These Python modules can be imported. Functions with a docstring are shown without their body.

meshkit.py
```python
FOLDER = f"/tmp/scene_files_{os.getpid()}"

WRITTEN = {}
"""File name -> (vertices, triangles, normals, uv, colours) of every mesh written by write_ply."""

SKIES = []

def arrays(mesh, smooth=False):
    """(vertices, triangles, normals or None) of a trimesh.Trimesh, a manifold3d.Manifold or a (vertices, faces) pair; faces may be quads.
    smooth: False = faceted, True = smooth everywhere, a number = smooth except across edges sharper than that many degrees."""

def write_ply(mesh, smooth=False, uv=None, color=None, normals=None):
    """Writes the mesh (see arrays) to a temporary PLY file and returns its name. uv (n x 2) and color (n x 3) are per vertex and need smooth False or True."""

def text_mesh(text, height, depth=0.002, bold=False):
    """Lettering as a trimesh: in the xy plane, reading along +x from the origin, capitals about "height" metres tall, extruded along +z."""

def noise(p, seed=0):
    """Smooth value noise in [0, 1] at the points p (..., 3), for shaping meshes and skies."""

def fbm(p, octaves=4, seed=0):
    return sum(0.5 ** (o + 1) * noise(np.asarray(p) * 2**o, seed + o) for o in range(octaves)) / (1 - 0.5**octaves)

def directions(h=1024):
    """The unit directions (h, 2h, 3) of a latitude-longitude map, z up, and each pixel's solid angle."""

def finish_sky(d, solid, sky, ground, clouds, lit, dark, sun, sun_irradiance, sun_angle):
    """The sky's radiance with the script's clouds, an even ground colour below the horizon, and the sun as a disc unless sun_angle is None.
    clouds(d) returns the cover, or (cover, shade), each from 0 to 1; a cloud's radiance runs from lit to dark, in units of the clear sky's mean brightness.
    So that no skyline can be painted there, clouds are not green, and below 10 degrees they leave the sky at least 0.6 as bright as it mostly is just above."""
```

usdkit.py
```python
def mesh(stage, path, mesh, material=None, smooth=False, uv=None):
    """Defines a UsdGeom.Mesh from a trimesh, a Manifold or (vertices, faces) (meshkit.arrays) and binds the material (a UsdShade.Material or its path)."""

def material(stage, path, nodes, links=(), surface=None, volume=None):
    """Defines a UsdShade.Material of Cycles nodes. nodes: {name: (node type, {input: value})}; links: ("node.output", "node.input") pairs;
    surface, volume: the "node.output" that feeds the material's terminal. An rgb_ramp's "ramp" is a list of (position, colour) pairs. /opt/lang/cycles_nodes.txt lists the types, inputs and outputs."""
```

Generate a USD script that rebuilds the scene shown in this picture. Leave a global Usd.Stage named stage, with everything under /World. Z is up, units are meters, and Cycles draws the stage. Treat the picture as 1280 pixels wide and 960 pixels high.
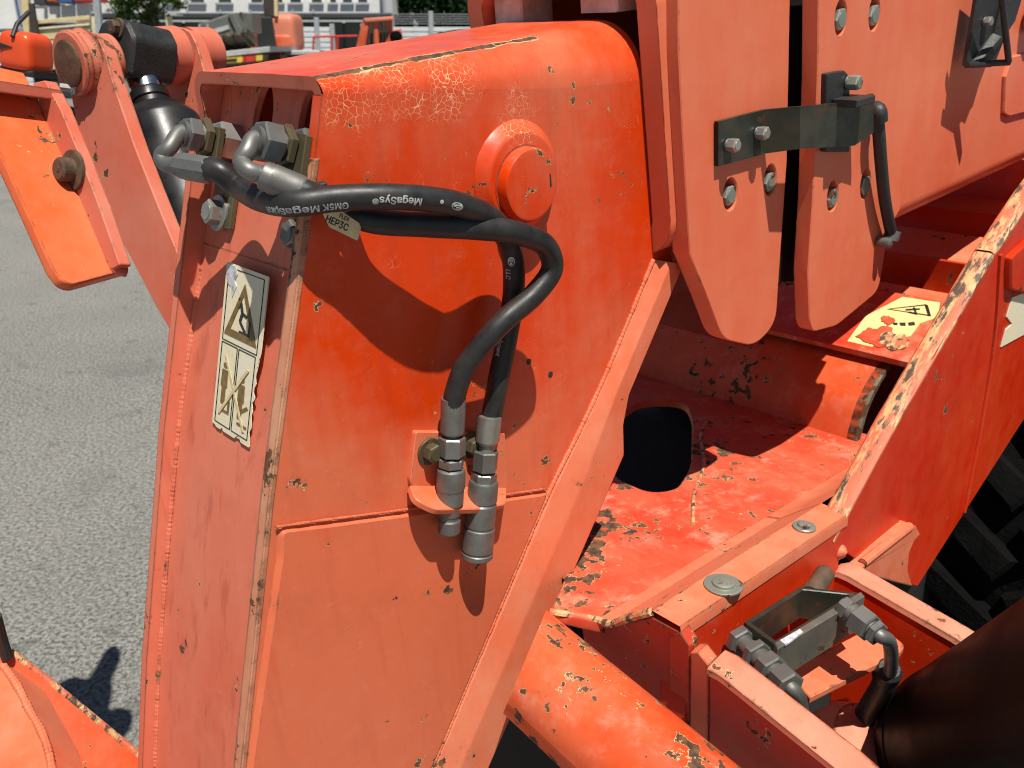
import math, random
import numpy as np, trimesh, mapbox_earcut
import usdkit, meshkit
from shapely.geometry import Polygon
from shapely import affinity
from pxr import Usd, UsdGeom, UsdShade, UsdLux, Gf, Sdf, Vt

stage = Usd.Stage.CreateInMemory()
UsdGeom.SetStageUpAxis(stage, UsdGeom.Tokens.z)
UsdGeom.SetStageMetersPerUnit(stage, 1.0)
UsdGeom.Xform.Define(stage, '/World')
stage.SetDefaultPrim(stage.GetPrimAtPath('/World'))
UsdGeom.Scope.Define(stage, '/World/Looks')
rng = np.random.default_rng(7)
PI = math.pi

# ---------------------------------------------------------------- camera, sky, sun, exposure
FPX = 1150.0                                   # focal length in pixels of a 1280 wide picture
PITCH = math.atan(425 / FPX)
CAM = np.array([0, 0, 1.6])
FW = np.array([0, math.cos(PITCH), -math.sin(PITCH)])
UP = np.array([0, math.sin(PITCH), math.cos(PITCH)])
RT = np.array([1.0, 0, 0])
cam = UsdGeom.Camera.Define(stage, '/World/camera')
cam.CreateHorizontalApertureAttr(36.0)
cam.CreateFocalLengthAttr(36.0 * FPX / 1280)
cam.CreateClippingRangeAttr(Gf.Vec2f(0.02, 2000))
cam.AddTranslateOp().Set(Gf.Vec3d(*CAM))
cam.AddRotateXOp().Set(90 - math.degrees(PITCH))
cam.CreateExposureAttr(0.43)
cam.CreateFStopAttr(14.0)
cam.CreateFocusDistanceAttr(0.82)

SUN = np.array([0.13, -0.37, 0.92]); SUN /= np.linalg.norm(SUN)
usdkit.material(stage, '/World/Looks/sky_look', {
    'sky': ('sky_texture', {'sky_type': 'single_scattering', 'sun_disc': False, 'sun_elevation': math.asin(SUN[2]),
                            'sun_rotation': math.atan2(SUN[0], SUN[1]), 'aerosol_density': 0.35, 'air_density': 0.8}),
    'bg': ('background_shader', {'strength': 0.05})}, [('sky.color', 'bg.color')], surface='bg.background')
dome = UsdLux.DomeLight.Define(stage, '/World/sky')
UsdShade.MaterialBindingAPI.Apply(dome.GetPrim()).Bind(UsdShade.Material.Get(stage, '/World/Looks/sky_look'))
dome.GetPrim().SetCustomDataByKey('kind', 'structure')
dome.GetPrim().SetCustomDataByKey('label', 'clear midday sky above the yard')
sun = UsdLux.DistantLight.Define(stage, '/World/sun')
sun.CreateIntensityAttr(1.25); sun.CreateAngleAttr(0.53); sun.CreateColorAttr(Gf.Vec3f(1.0, 0.95, 0.87))
sun.GetPrim().CreateAttribute('inputs:normalize', Sdf.ValueTypeNames.Bool).Set(True)
zc = SUN; xc = np.cross([0, 0, 1], zc); xc /= np.linalg.norm(xc); yc = np.cross(zc, xc)
m4 = Gf.Matrix4d(*xc, 0, *yc, 0, *zc, 0, 0, 0, 0, 1)
sun.AddTransformOp().Set(m4)

# ---------------------------------------------------------------- frames
def unit(v): v = np.asarray(v, float); return v / np.linalg.norm(v)
def ray(u, v): return FW + (u - 640) / FPX * RT - (v - 480) / FPX * UP
def at(u, v, t): return CAM + t * ray(u, v)
class Frame:
    def __init__(s, o, ex, ey, ez, k=1.0): s.o = np.asarray(o, float); s.M = np.array([unit(ex), unit(ey), unit(ez)]); s.k = k
    def pix(s, u, v, z=0.0):
        r = ray(u, v); t = (z * s.k - (CAM - s.o) @ s.M[2]) / (r @ s.M[2]); return s.loc(CAM + t * r)
    def p2(s, pts, z=0.0): return [tuple(s.pix(u, v, z)[:2]) for u, v in pts]
    def wp(s, u, v, z=0.0): return s.w(s.pix(u, v, z))
    def loc(s, P): return (np.asarray(P) - s.o) @ s.M.T / s.k
    def w(s, L): return s.o + s.k * np.asarray(L, float) @ s.M
BX = unit(FW + 1366 / FPX * RT + 620 / FPX * UP)        # along the boom, away from its nose
NN = unit([BX[1], -BX[0], 0])                            # out of the boom's near side
WW = np.cross(NN, BX)
B0 = unit([BX[0], BX[1], 0]); ZZ = np.array([0, 0, 1.0])
A0 = CAM + 0.76 * ray(500, 350)
FA = Frame(A0, BX, WW, NN)       # near side plate of the boom nose
KC = 1.17                        # the chassis is laid out in units of 1.17 m
AC = CAM + 0.8892 * ray(500, 350)
FC = Frame(AC, B0, ZZ, NN, KC)   # chassis, side faces
FT = Frame(AC, NN, ZZ, -B0, KC)  # chassis, cross faces
FH = Frame(AC, B0, -NN, ZZ, KC)  # chassis, tops
_e = unit(-B0 - .22 * ZZ)
FTL = Frame(AC, NN, np.cross(_e, NN), _e, KC)   # cross faces that lean a little
W = 0.205                        # width of the boom nose

# ---------------------------------------------------------------- meshes
def cat(*ms):
    V, F, o = [], [], 0
    for m in ms:
        v, f = (m if isinstance(m, tuple) else (np.asarray(m.vertices), np.asarray(m.faces)))
        V.append(v); F.append(np.asarray(f) + o); o += len(v)
    return np.vstack(V), np.vstack(F)
def area2(p): p = np.asarray(p); q = np.roll(p, -1, 0); return (p[:, 0] * q[:, 1] - q[:, 0] * p[:, 1]).sum()
def ccw(p): return list(p) if area2(p) > 0 else list(p)[::-1]
def inset(ring, a):
    p = np.asarray(ring, float); d = np.roll(p, -1, 0) - p; d /= np.maximum(np.linalg.norm(d, axis=1, keepdims=True), 1e-9)
    nl = np.stack([-d[:, 1], d[:, 0]], 1); npv = np.roll(nl, 1, 0); s = npv + nl
    k = (s * s).sum(1, keepdims=True) / 2
    return p + a * s / np.maximum(k, 0.35)
def rnd(pts, r, n=5):
    """round the corners of a polygon; r a number or a dict of corner -> radius"""
    out, N = [], len(pts); P = [np.array(p, float) for p in pts]
    for i in range(N):
        rr = r.get(i, 0) if isinstance(r, dict) else r
        if rr <= 0: out.append(tuple(P[i])); continue
        a, b = P[i - 1] - P[i], P[(i + 1) % N] - P[i]
        la, lb = np.linalg.norm(a), np.linalg.norm(b)
        e = min(rr, la * .48, lb * .48); A, B = P[i] + a / la * e, P[i] + b / lb * e
        for k in range(n + 1):
            t = k / n; out.append(tuple((1 - t) ** 2 * A + 2 * t * (1 - t) * P[i] + t * t * B))
    return out
def ellipse(cx, cy, rx, ry, n=24, rot=0):
    c, s = math.cos(rot), math.sin(rot)
    return [(cx + rx * math.cos(2 * PI * k / n) * c - ry * math.sin(2 * PI * k / n) * s, cy + rx * math.cos(2 * PI * k / n) * s + ry * math.sin(2 * PI * k / n) * c) for k in range(n)]
def prism(fr, outer, z0, z1, holes=(), ch=0.0, back=True):
    """an extruded plate between z0 and z1 of a frame, its front edge chamfered"""
    rings = [np.array(ccw(outer))] + [np.array(ccw(h)[::-1]) for h in holes]
    ends = np.cumsum([len(r) for r in rings]).astype(np.uint32); n = ends[-1]
    L = [[np.vstack(rings), z0]]
    if ch: L += [[np.vstack(rings), z1 - ch], [np.vstack([inset(r, ch) for r in rings]), z1]]
    else: L += [[np.vstack(rings), z1]]
    V, F = [], []
    for p, z in L: V.append(np.column_stack([p, np.full(len(p), z)]))
    tri = mapbox_earcut.triangulate_float64(L[-1][0].astype(np.float64), ends).reshape(-1, 3).astype(int)
    t0 = tri[0] if len(tri) else None
    def orient(tri, p):
        a, b, c = p[tri[:, 0]], p[tri[:, 1]], p[tri[:, 2]]
        s = (b[:, 0] - a[:, 0]) * (c[:, 1] - a[:, 1]) - (c[:, 0] - a[:, 0]) * (b[:, 1] - a[:, 1])
        return np.where((s > 0)[:, None], tri, tri[:, ::-1])
    F.append(orient(tri, L[-1][0]) + n * (len(L) - 1))
    if back:
        tb = mapbox_earcut.triangulate_float64(L[0][0].astype(np.float64), ends).reshape(-1, 3).astype(int)
        F.append(orient(tb, L[0][0])[:, ::-1])
    st = 0
    for r in rings:
        k = len(r); i = st + np.arange(k); j = st + (np.arange(k) + 1) % k; st += k
        for l in range(len(L) - 1):
            F += [np.column_stack([i + l * n, j + l * n, j + (l + 1) * n]), np.column_stack([i + l * n, j + (l + 1) * n, i + (l + 1) * n])]
    return fr.w(np.vstack(V)), np.vstack(F).astype(int)
def plate(fr, pix, z1, th, r=0.0, ch=0.0015, holes=()):
    """a plate whose outline is given where its front face z1 stands in the picture"""
    return prism(fr, rnd(fr.p2(pix, z1), r) if r else fr.p2(pix, z1), z1 - th, z1, holes, ch)
def grid(P, closed=False, flip=False):
    """quads between rows of points"""
    P = np.asarray(P, float); a, b = P.shape[:2]; F = []
    for i in range(a - 1):
        for j in range(b if closed else b - 1):
            k = (j + 1) % b; q = [i * b + j, i * b + k, (i + 1) * b + k, (i + 1) * b + j]
            if flip: q = q[::-1]
            F += [[q[0], q[1], q[2]], [q[0], q[2], q[3]]]
    return P.reshape(-1, 3), np.array(F)
def basis(d):
    d = unit(d); u = np.cross(d, [0, 0, 1] if abs(d[2]) < .9 else [1, 0, 0]); u = unit(u); return u, np.cross(d, u), d
def lathe(P, d, prof, n=28, ph=0.0):
    u, v, d = basis(d); P = np.asarray(P, float); rows = []
    for z, r in prof:
        a = ph + 2 * PI * np.arange(n) / n
        rows.append(P + d * z + max(r, 1e-5) * (np.cos(a)[:, None] * u + np.sin(a)[:, None] * v))
    rows = [np.repeat((P + d * prof[0][0])[None], n, 0)] + rows + [np.repeat((P + d * prof[-1][0])[None], n, 0)]
    return grid(rows, closed=True)
def hexa(P, d, z0, z1, af, ph=0.3, c=0.0012):
    r = af / math.sqrt(3)
    return lathe(P, d, [(z0, r * .88), (z0 + c, r), (z1 - c, r), (z1, r * .88)], 6, ph)
def spline(pts, n=14):
    P = np.asarray(pts, float); P = np.vstack([2 * P[0] - P[1], P, 2 * P[-1] - P[-2]]); out = []
    for i in range(1, len(P) - 2):
        p0, p1, p2, p3 = P[i - 1:i + 3]
        d1, d2, d3 = (max(np.linalg.norm(b - a) ** .5, 1e-4) for a, b in ((p0, p1), (p1, p2), (p2, p3)))
        m1 = (p1 - p0) / d1 - (p2 - p0) / (d1 + d2) + (p2 - p1) / d2
        m2 = (p2 - p1) / d2 - (p3 - p1) / (d2 + d3) + (p3 - p2) / d3
        for t in np.arange(n) / n:
            out.append((2 * t**3 - 3 * t**2 + 1) * p1 + (t**3 - 2 * t**2 + t) * d2 * m1 + (-2 * t**3 + 3 * t**2) * p2 + (t**3 - t**2) * d2 * m2)
    return np.array(out + [P[-2]])
def tube(path, r, n=20):
    path = np.asarray(path, float); T = np.gradient(path, axis=0); T /= np.linalg.norm(T, axis=1, keepdims=True)
    u, v, _ = basis(T[0]); rows = []; a = 2 * PI * np.arange(n) / n; r = np.broadcast_to(r, len(path))
    for i in range(len(path)):
        u = unit(u - T[i] * (u @ T[i])); v = np.cross(T[i], u)
        rows.append(path[i] + r[i] * (np.cos(a)[:, None] * u + np.sin(a)[:, None] * v))
    rows = [np.repeat(path[:1], n, 0)] + rows + [np.repeat(path[-1:], n, 0)]
    return grid(rows, closed=True)
def box(fr, x0, x1, y0, y1, z0, z1, ch=0.0):
    return prism(fr, [(x0, y0), (x1, y0), (x1, y1), (x0, y1)], z0, z1, (), ch)
def bolt(P, d, af, h=None, washer=True, ph=0.2):
    h = h or af * .6; m = []
    if washer: m.append(lathe(P, d, [(-.002, af * .84), (.0016, af * .84), (.0022, af * .8)], 26))
    m.append(lathe(P, d, [(0, af * .52), (.004, af * .52)], 20))
    r = af / math.sqrt(3); m.append(lathe(P, d, [(.002, r * .96), (.003, r), (.002 + h - .0012, r), (.002 + h, r * .88)], 6, ph))
    m.append(lathe(P, d, [(.002 + h - .001, r * .7), (.002 + h + .0006, r * .68)], 20))
    return cat(*m)
def flipf(m): return m[0], m[1][:, ::-1]

# ---------------------------------------------------------------- materials
class Graph:
    def __init__(s): s.n, s.l, s.c = {}, [], 0
    def add(s, kind, ins=None, **links):
        s.c += 1; k = f'{kind}{s.c}'; s.n[k] = (kind, dict(ins or {}))
        for i, o in links.items():
            if o is not None: s.l.append((o, f'{k}.{i}'))
        return k
    def pos(s):
        if not hasattr(s, '_p'): s._p = s.add('geometry')
        return s._p + '.position'
    def noise(s, scale, detail=3, rough=.55, vec=None, dist=0.0):
        return s.add('noise_texture', {'scale': scale, 'detail': detail, 'roughness': rough, 'distortion': dist}, vector=vec or s.pos()) + '.fac'
    def rng(s, v, a, b, lo=0.0, hi=1.0, smooth=False):
        return s.add('map_range', {'from_min': a, 'from_max': b, 'to_min': lo, 'to_max': hi, 'clamp': True, **({'range_type': 'smoothstep'} if smooth else {})}, value=v) + '.result'
    def math(s, op, a, b, clamp=False):
        ins, ln = {'math_type': op, 'use_clamp': clamp}, {}
        for k, x in (('value1', a), ('value2', b)):
            if isinstance(x, str): ln[k] = x
            else: ins[k] = float(x)
        return s.add('math', ins, **ln) + '.value'
    def mixc(s, fac, a, b):
        ins, ln = {}, {}
        for k, x in (('a', a), ('b', b)):
            if isinstance(x, str): ln[k] = x
            else: ins[k] = x
        if isinstance(fac, str): ln['fac'] = fac
        else: ins['fac'] = float(fac)
        return s.add('mix_color', ins, **ln) + '.result'
    def blob(s, P, r0, r1):
        """1 within r0 of a point, 0 beyond r1"""
        d = s.add('vector_math', {'math_type': 'distance', 'vector2': tuple(P)}, vector1=s.pos()) + '.value'
        return s.rng(d, r1, r0, smooth=True)
    def mapped(s, M=None, scale=(1, 1, 1), rot=(0, 0, 0)):
        return s.add('mapping', {'scale': scale, 'rotation': rot}, vector=s.pos()) + '.vector'
    def axes(s, fr, scale):
        """coordinates of a frame, stretched"""
        c = s.add('combine_xyz')
        for k, ax, sc in zip('xyz', fr.M, scale):
            d = s.add('vector_math', {'math_type': 'dot_product', 'vector2': tuple(ax * sc)}, vector1=s.pos()) + '.value'
            s.l.append((d, f'{c}.{k}'))
        return c + '.vector'
    def make(s, name, surface): return usdkit.material(stage, '/World/Looks/' + name, s.n, s.l, surface=surface)
RUST, PRIMER = (.045, .03, .022), (.62, .47, .24)
def paint(name, deep=(.60, .052, .008), pale=(.60, .15, .075), fade=.5, chips=.0, edge=1.0, rough=.42, blobs=(), crack=None, scratch=.3, frame=FA, coat=.0, rust=RUST, seed=0.0, ebr=.0035, dirt=.25, streak=0.0, lines=(), chipblobs=(), scuff=.0):
    g = Graph()
    n1 = g.noise(5.5, 5, .6); n2 = g.noise(38, 4, .6); n3 = g.noise(260, 2)
    f = g.math('add', g.rng(n1, .3, .7, fade - .34, fade + .34), g.rng(n2, .3, .7, -.12, .12))
    f = g.math('add', f, g.rng(g.noise(1.0, 5, .65, g.axes(frame, (26, 3.2, 26))), .32, .68, -.20, .20))
    for P, r0, r1, amt in blobs: f = g.math('add', f, g.math('multiply', g.blob(P, r0, r1), amt))
    f = g.rng(f, 0, 1)
    col = g.mixc(f, deep, pale)
    # light wipes and fine scratches
    if scratch:
        st = g.noise(1.0, 3, .6, g.axes(frame, (20, 260, 60)), .6)
        s2 = g.noise(1.0, 3, .6, g.axes(frame, (240, 26, 60)), .8)
        sc = g.math('maximum', g.rng(st, .70, .76), g.rng(s2, .71, .76))
        sc = g.math('multiply', sc, g.rng(g.noise(9, 3), .5, .62))
        col = g.mixc(g.math('multiply', sc, scratch), col, (.75, .36, .22))
    if scuff:
        sf = g.math('multiply', g.rng(g.noise(26, 7, .72), .50, .64), g.rng(g.noise(1.0, 4, .7, g.axes(frame, (14, 90, 30))), .42, .62, .35, 1.0))
        col = g.mixc(g.math('multiply', sf, scuff), col, (.62, .27, .18))
    d = g.math('multiply', g.rng(g.noise(14, 6, .65), .52, .75), dirt)
    col = g.mixc(d, col, (.26, .06, .03))
    rgh = g.rng(n2, .3, .7, rough - .08, rough + .10)
    rustm = None
    rust_ = g.mixc(g.rng(g.noise(90, 4, .7), .40, .62), rust, (.17, .075, .032))
    rim = g.rng(g.noise(32, 3), .42, .58, .1, .95)
    if streak:
        sk = g.noise(1.0, 4, .6, g.axes(frame, (60, 5, 60)))
        col = g.mixc(g.math('multiply', g.rng(sk, .55, .7), streak), col, (.30, .035, .015))
    # faded crazing, white hair cracks
    if crack:
        sc = crack[0]
        v = g.add('voronoi_texture', {'feature': 'distance_to_edge', 'scale': sc, 'randomness': 1.0}, vector=g.add('vector_math', {'math_type': 'add'}, vector1=g.pos(), vector2=g.add('vector_math', {'math_type': 'scale', 'scale': .012}, vector1=g.add('noise_texture', {'scale': 60.0, 'detail': 2.0}, vector=g.pos()) + '.color') + '.vector') + '.vector') + '.distance'
        bl = None
        for P, r0, r1 in crack[1]: bl = g.blob(P, r0, r1) if bl is None else g.math('maximum', bl, g.blob(P, r0, r1))
        m = g.math('add', bl, g.rng(g.noise(45, 4, .65), .3, .7, -.5, .5))
        cm = g.math('multiply', g.rng(g.math('subtract', v, g.rng(g.noise(120, 2), .3, .7, -.01, .035)), .030, .0), g.rng(m, .25, 1.1, 0, .9))
        col = g.mixc(cm, col, (.78, .46, .26))
    def chipmask(a, col, rustm, halo=True):
        # a: noise where chips stand high
        if halo: col = g.mixc(g.rng(a, -.03, .0, 0, .4), col, (.36, .07, .022))
        col = g.mixc(g.math('multiply', g.rng(a, .0, .008), rim), col, PRIMER)
        r = g.rng(a, .012, .022)
        col = g.mixc(r, col, rust_)
        return col, (r if rustm is None else g.math('maximum', rustm, r))
    if chips:
        c1 = g.math('add', g.noise(55, 4, .62), g.rng(g.noise(7, 4), .36, .64, -.20, .085))
        for P, r0, r1, amt in chipblobs: c1 = g.math('add', c1, g.math('multiply', g.blob(P, r0, r1), amt))
        col, rustm = chipmask(g.math('subtract', c1, .70 - .16 * chips), col, rustm)
    if edge:
        bv = g.add('bevel', {'samples': 4, 'radius': ebr}) + '.bevel'
        geo = g._p + '.normal'
        e = g.add('vector_math', {'math_type': 'dot_product'}, vector1=bv, vector2=geo) + '.value'
        e = g.math('subtract', 1.0, e)
        em = g.math('add', g.rng(e, .0, .22, 0, .36), g.rng(g.noise(75, 4, .65), .3, .7, -.15, .15))
        em = g.math('add', em, g.rng(g.noise(10, 3), .35, .65, -.12, .10))
        col, rustm = chipmask(g.math('subtract', em, .30 - .12 * edge), col, rustm)
    for (a0, a1, wd, amt) in lines:      # worn lines between two points
        a0, a1 = np.array(a0), np.array(a1); L = np.linalg.norm(a1 - a0); dv = (a1 - a0) / L
        rel = g.add('vector_math', {'math_type': 'subtract', 'vector2': tuple(a0)}, vector1=g.pos()) + '.vector'
        t = g.add('vector_math', {'math_type': 'dot_product', 'vector2': tuple(dv)}, vector1=rel) + '.value'
        t = g.rng(t, 0, L, 0, L)
        pt = g.add('combine_xyz'); 
        for k, c in zip('xyz', dv): g.l.append((g.math('multiply', t, c), f'{pt}.{k}'))
        dd = g.add('vector_math', {'math_type': 'distance'}, vector1=rel, vector2=pt + '.vector') + '.value'
        lm = g.math('add', g.rng(dd, wd, 0, -.3, amt), g.rng(g.noise(85, 4, .65), .3, .7, -.18, .18))
        lm = g.math('add', lm, g.rng(g.noise(16, 3), .35, .65, -.16, .10))
        col, rustm = chipmask(g.math('multiply', lm, .1), col, rustm, False)
    if rustm: rgh = g.math('add', rgh, g.math('multiply', rustm, .35))
    hgt = g.math('add', g.math('multiply', n3, .25), g.math('multiply', n2, .6))
    if rustm: hgt = g.math('subtract', hgt, g.math('multiply', rustm, .8))
    bp = g.add('bump', {'strength': .22, 'distance': .0012}, height=hgt) + '.normal'
    p = g.add('principled_bsdf', {'specular_ior_level': .26, 'coat_weight': coat * .5, 'coat_roughness': .25}, base_color=col, roughness=rgh, normal=bp)
    return g.make(name, p + '.BSDF')
def steel(name, col=(.42, .42, .40), rough=.42, metal=.75, var=.35, rust=.0, tint=(.30, .26, .16)):
    g = Graph(); n1, n2 = g.noise(55, 4, .6), g.noise(400, 3)
    c = g.mixc(g.rng(n1, .35, .7, 0, var), col, tuple(x * .35 for x in col))
    c = g.mixc(g.rng(g.noise(25, 3), .45, .7, 0, .6), c, tint) if tint else c
    r = g.rng(n1, .3, .7, rough - .1, rough + .15)
    if rust:
        m = g.rng(g.noise(70, 4, .6), .62 - .3 * rust, .68 - .3 * rust); c = g.mixc(m, c, (.10, .045, .02))
        r = g.math('add', r, g.math('multiply', m, .3))
    b = g.add('bump', {'strength': .15, 'distance': .0006}, height=g.math('add', n1, g.math('multiply', n2, .4))) + '.normal'
    return g.make(name, g.add('principled_bsdf', {'metallic': metal}, base_color=c, roughness=r, normal=b) + '.BSDF')
def plain(name, col, rough=.6, var=.3, scale=30.0, spec=.4, bump=.15, metal=0.0, col2=None):
    g = Graph(); n1 = g.noise(scale, 5, .6)
    c = g.mixc(g.rng(n1, .3, .7, 0, 1), tuple(x * (1 - var) for x in col), col2 or tuple(min(1, x * (1 + var * .6)) for x in col))
    b = g.add('bump', {'strength': bump, 'distance': .2 / scale}, height=g.noise(scale * 6, 3)) + '.normal'
    return g.make(name, g.add('principled_bsdf', {'specular_ior_level': spec, 'metallic': metal}, base_color=c, roughness=g.rng(n1, .3, .7, rough - .08, rough + .1), normal=b) + '.BSDF')

# ---------------------------------------------------------------- objects
USED = {}
def numbered(parent, name):
    k = (parent, name); i = USED.get(k, 0); USED[k] = i + 1
    return f'{parent}/{name}' if i == 0 else f'{parent}/{name}_{i:03d}'
def data(p, label=None, category=None, group=None, kind=None):
    for k, v in (('label', label), ('category', category), ('group', group), ('kind', kind)):
        if v: p.SetCustomDataByKey(k, v)
BASE = {}
def thing(name, label, category, base, group=None):
    path = numbered('/World', name); x = UsdGeom.Xform.Define(stage, path); base = np.asarray(base, float)
    x.AddTranslateOp().Set(Gf.Vec3d(*base)); data(x.GetPrim(), label, category, group); BASE[path] = base
    return path
def part(parent, name, m, mat, label=None, smooth=32, kind=None):
    """one mesh prim under a thing or a part of it; points given in the world"""
    path = numbered(parent, name); root = '/' + '/'.join(path.split('/')[1:3])
    v, f = m if isinstance(m, tuple) else (np.asarray(m.vertices), np.asarray(m.faces))
    a = np.linalg.norm(np.cross(v[f[:, 1]] - v[f[:, 0]], v[f[:, 2]] - v[f[:, 0]]), axis=1); f = f[a > 1e-13]
    x = usdkit.mesh(stage, path, (v - BASE[root], f), mat, smooth=smooth)
    data(x.GetPrim(), label, kind=kind)
    return path
def single(name, m, mat, label=None, category=None, group=None, kind=None, smooth=32):
    path = numbered('/World', name); v, f = m
    x = usdkit.mesh(stage, path, (v, f), mat, smooth=smooth); data(x.GetPrim(), label, category, group, kind)
    return path
# ================================================================ the machine
M = thing('telehandler', 'scuffed orange lifting machine filling the foreground, black hydraulic hoses looped on its boom nose', 'construction machine', (0.3, 1.2, 0))
def P(u, v, d=0.0): return FA.wp(u, v, d)
def sd(s, h, d=0.0): return FA.w((s, h, d))
DEEP, PALE = (.62, .042, .001), (.62, .140, .062)
blA = [(P(440, 150), .02, .12, -.45), (P(560, 390), .05, .20, -.55), (P(800, 270), .02, .15, -.55), (P(520, 440), .02, .10, -.3), (P(640, 560), .02, .12, .3), (P(700, 130), .03, .12, .25), (P(430, 760), .12, .28, .6), (P(560, 820), .1, .25, .4),
       (P(700, 60), .02, .08, .2), (P(450, 90), .02, .07, .25), (P(430, 330), .03, .12, -.1), (P(330, 420), .01, .05, -.2)]
_ht = lambda s: .166 + .026 * (s + .056)
_rt = lambda s: float(np.interp(s, [-.056, .06, .19, .315], [.011, .026, .044, .056]))
_fold = [sd(s, _ht(s) - .06 * _rt(s), -.66 * _rt(s)) for s in (-.047, .0, .05, .10, .15, .20)]
_tp = Frame(sd(.06, _ht(.06), 0), BX, -NN, WW)
mNose = paint('paint_nose', DEEP, PALE, .42, 0.02, .75, .36, blobs=blA, streak=.16, crack=(185, [(P(440, 112), .0, .045), (P(500, 102), .008, .05), (P(560, 96), .0, .06), (P(640, 150), .0, .04)]), scratch=.4, coat=.25,
              lines=[(a, b_, .0075, am) for (a, b_), am in zip(zip(_fold[:-1], _fold[1:]), (.60, .40, .52, .60, .50))] + [(_tp.wp(508, 60), _tp.wp(592, 46), .004, .5), (_tp.wp(400, 82), _tp.wp(470, 66), .004, .38)], ebr=.003, dirt=.2, scuff=.12, chipblobs=[(FA.wp(714, 90, -.006), .002, .008, .24), (FA.wp(768, 79, -.01), .002, .008, .24)])
mFlange = paint('paint_flange', (.64, .09, .022), (.62, .19, .10), .62, .12, .55, .45, scratch=.35, ebr=.002, dirt=.2, scuff=.25)
mFront = paint('paint_front', (.60, .12, .06), (.66, .19, .115), .62, .10, .95, .5, scratch=.55, frame=FA, streak=.35, ebr=.003, dirt=.15)
mSleeve = paint('paint_sleeve', (.66, .11, .045), (.68, .18, .09), .72, .0, .5, .40, scratch=.2, scuff=.15, ebr=.003, dirt=.06)
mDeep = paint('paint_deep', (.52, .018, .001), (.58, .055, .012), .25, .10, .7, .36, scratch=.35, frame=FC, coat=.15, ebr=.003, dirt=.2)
mFloor = paint('paint_floor', (.52, .034, .010), (.60, .14, .07), .42, .80, .9, .48, scuff=.75, chipblobs=[(FH.wp(738, 640, -.281), .03, .13, .13), (FH.wp(745, 730, -.281), .02, .08, .06)], scratch=.8, frame=FH, ebr=.004, dirt=.3)
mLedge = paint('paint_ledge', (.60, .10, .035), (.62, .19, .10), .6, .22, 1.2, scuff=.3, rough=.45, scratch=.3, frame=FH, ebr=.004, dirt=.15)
mRusty = paint('paint_rusty', (.45, .035, .012), (.50, .08, .04), .4, 1.15, 1.3, .5, scratch=.5, frame=FT, ebr=.004, dirt=.5)
mTube = paint('paint_tube', (.58, .06, .012), (.60, .13, .05), .42, .80, scuff=.4, chipblobs=[(FC.wp(1088, 482, .135), .005, .06, .17), (FT.wp(650, 900, -.02), .02, .09, .16), (FT.wp(730, 965, -.02), .01, .07, .13)], edge=1.0, rough=.42, scratch=.5, frame=FT, ebr=.004, dirt=.4)
mStrip = paint('paint_strip', (.60, .14, .075), (.60, .25, .16), .7, .22, 1.25, .5, scratch=.3, ebr=.006, dirt=.15)
mDark = paint('paint_scratched', (.40, .03, .012), (.45, .06, .03), .4, .30, 1.0, .45, scratch=.9, frame=FT, ebr=.004, dirt=.4)
mBrak = paint('paint_bracket', (.52, .09, .045), (.52, .17, .11), .55, .24, 1.05, .48, scratch=.5, ebr=.004, dirt=.2)
mBin = paint('paint_bin', (.66, .095, .02), (.66, .17, .07), .4, .10, 1.1, .38, scratch=.3, coat=.2, ebr=.006, dirt=.12)
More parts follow.
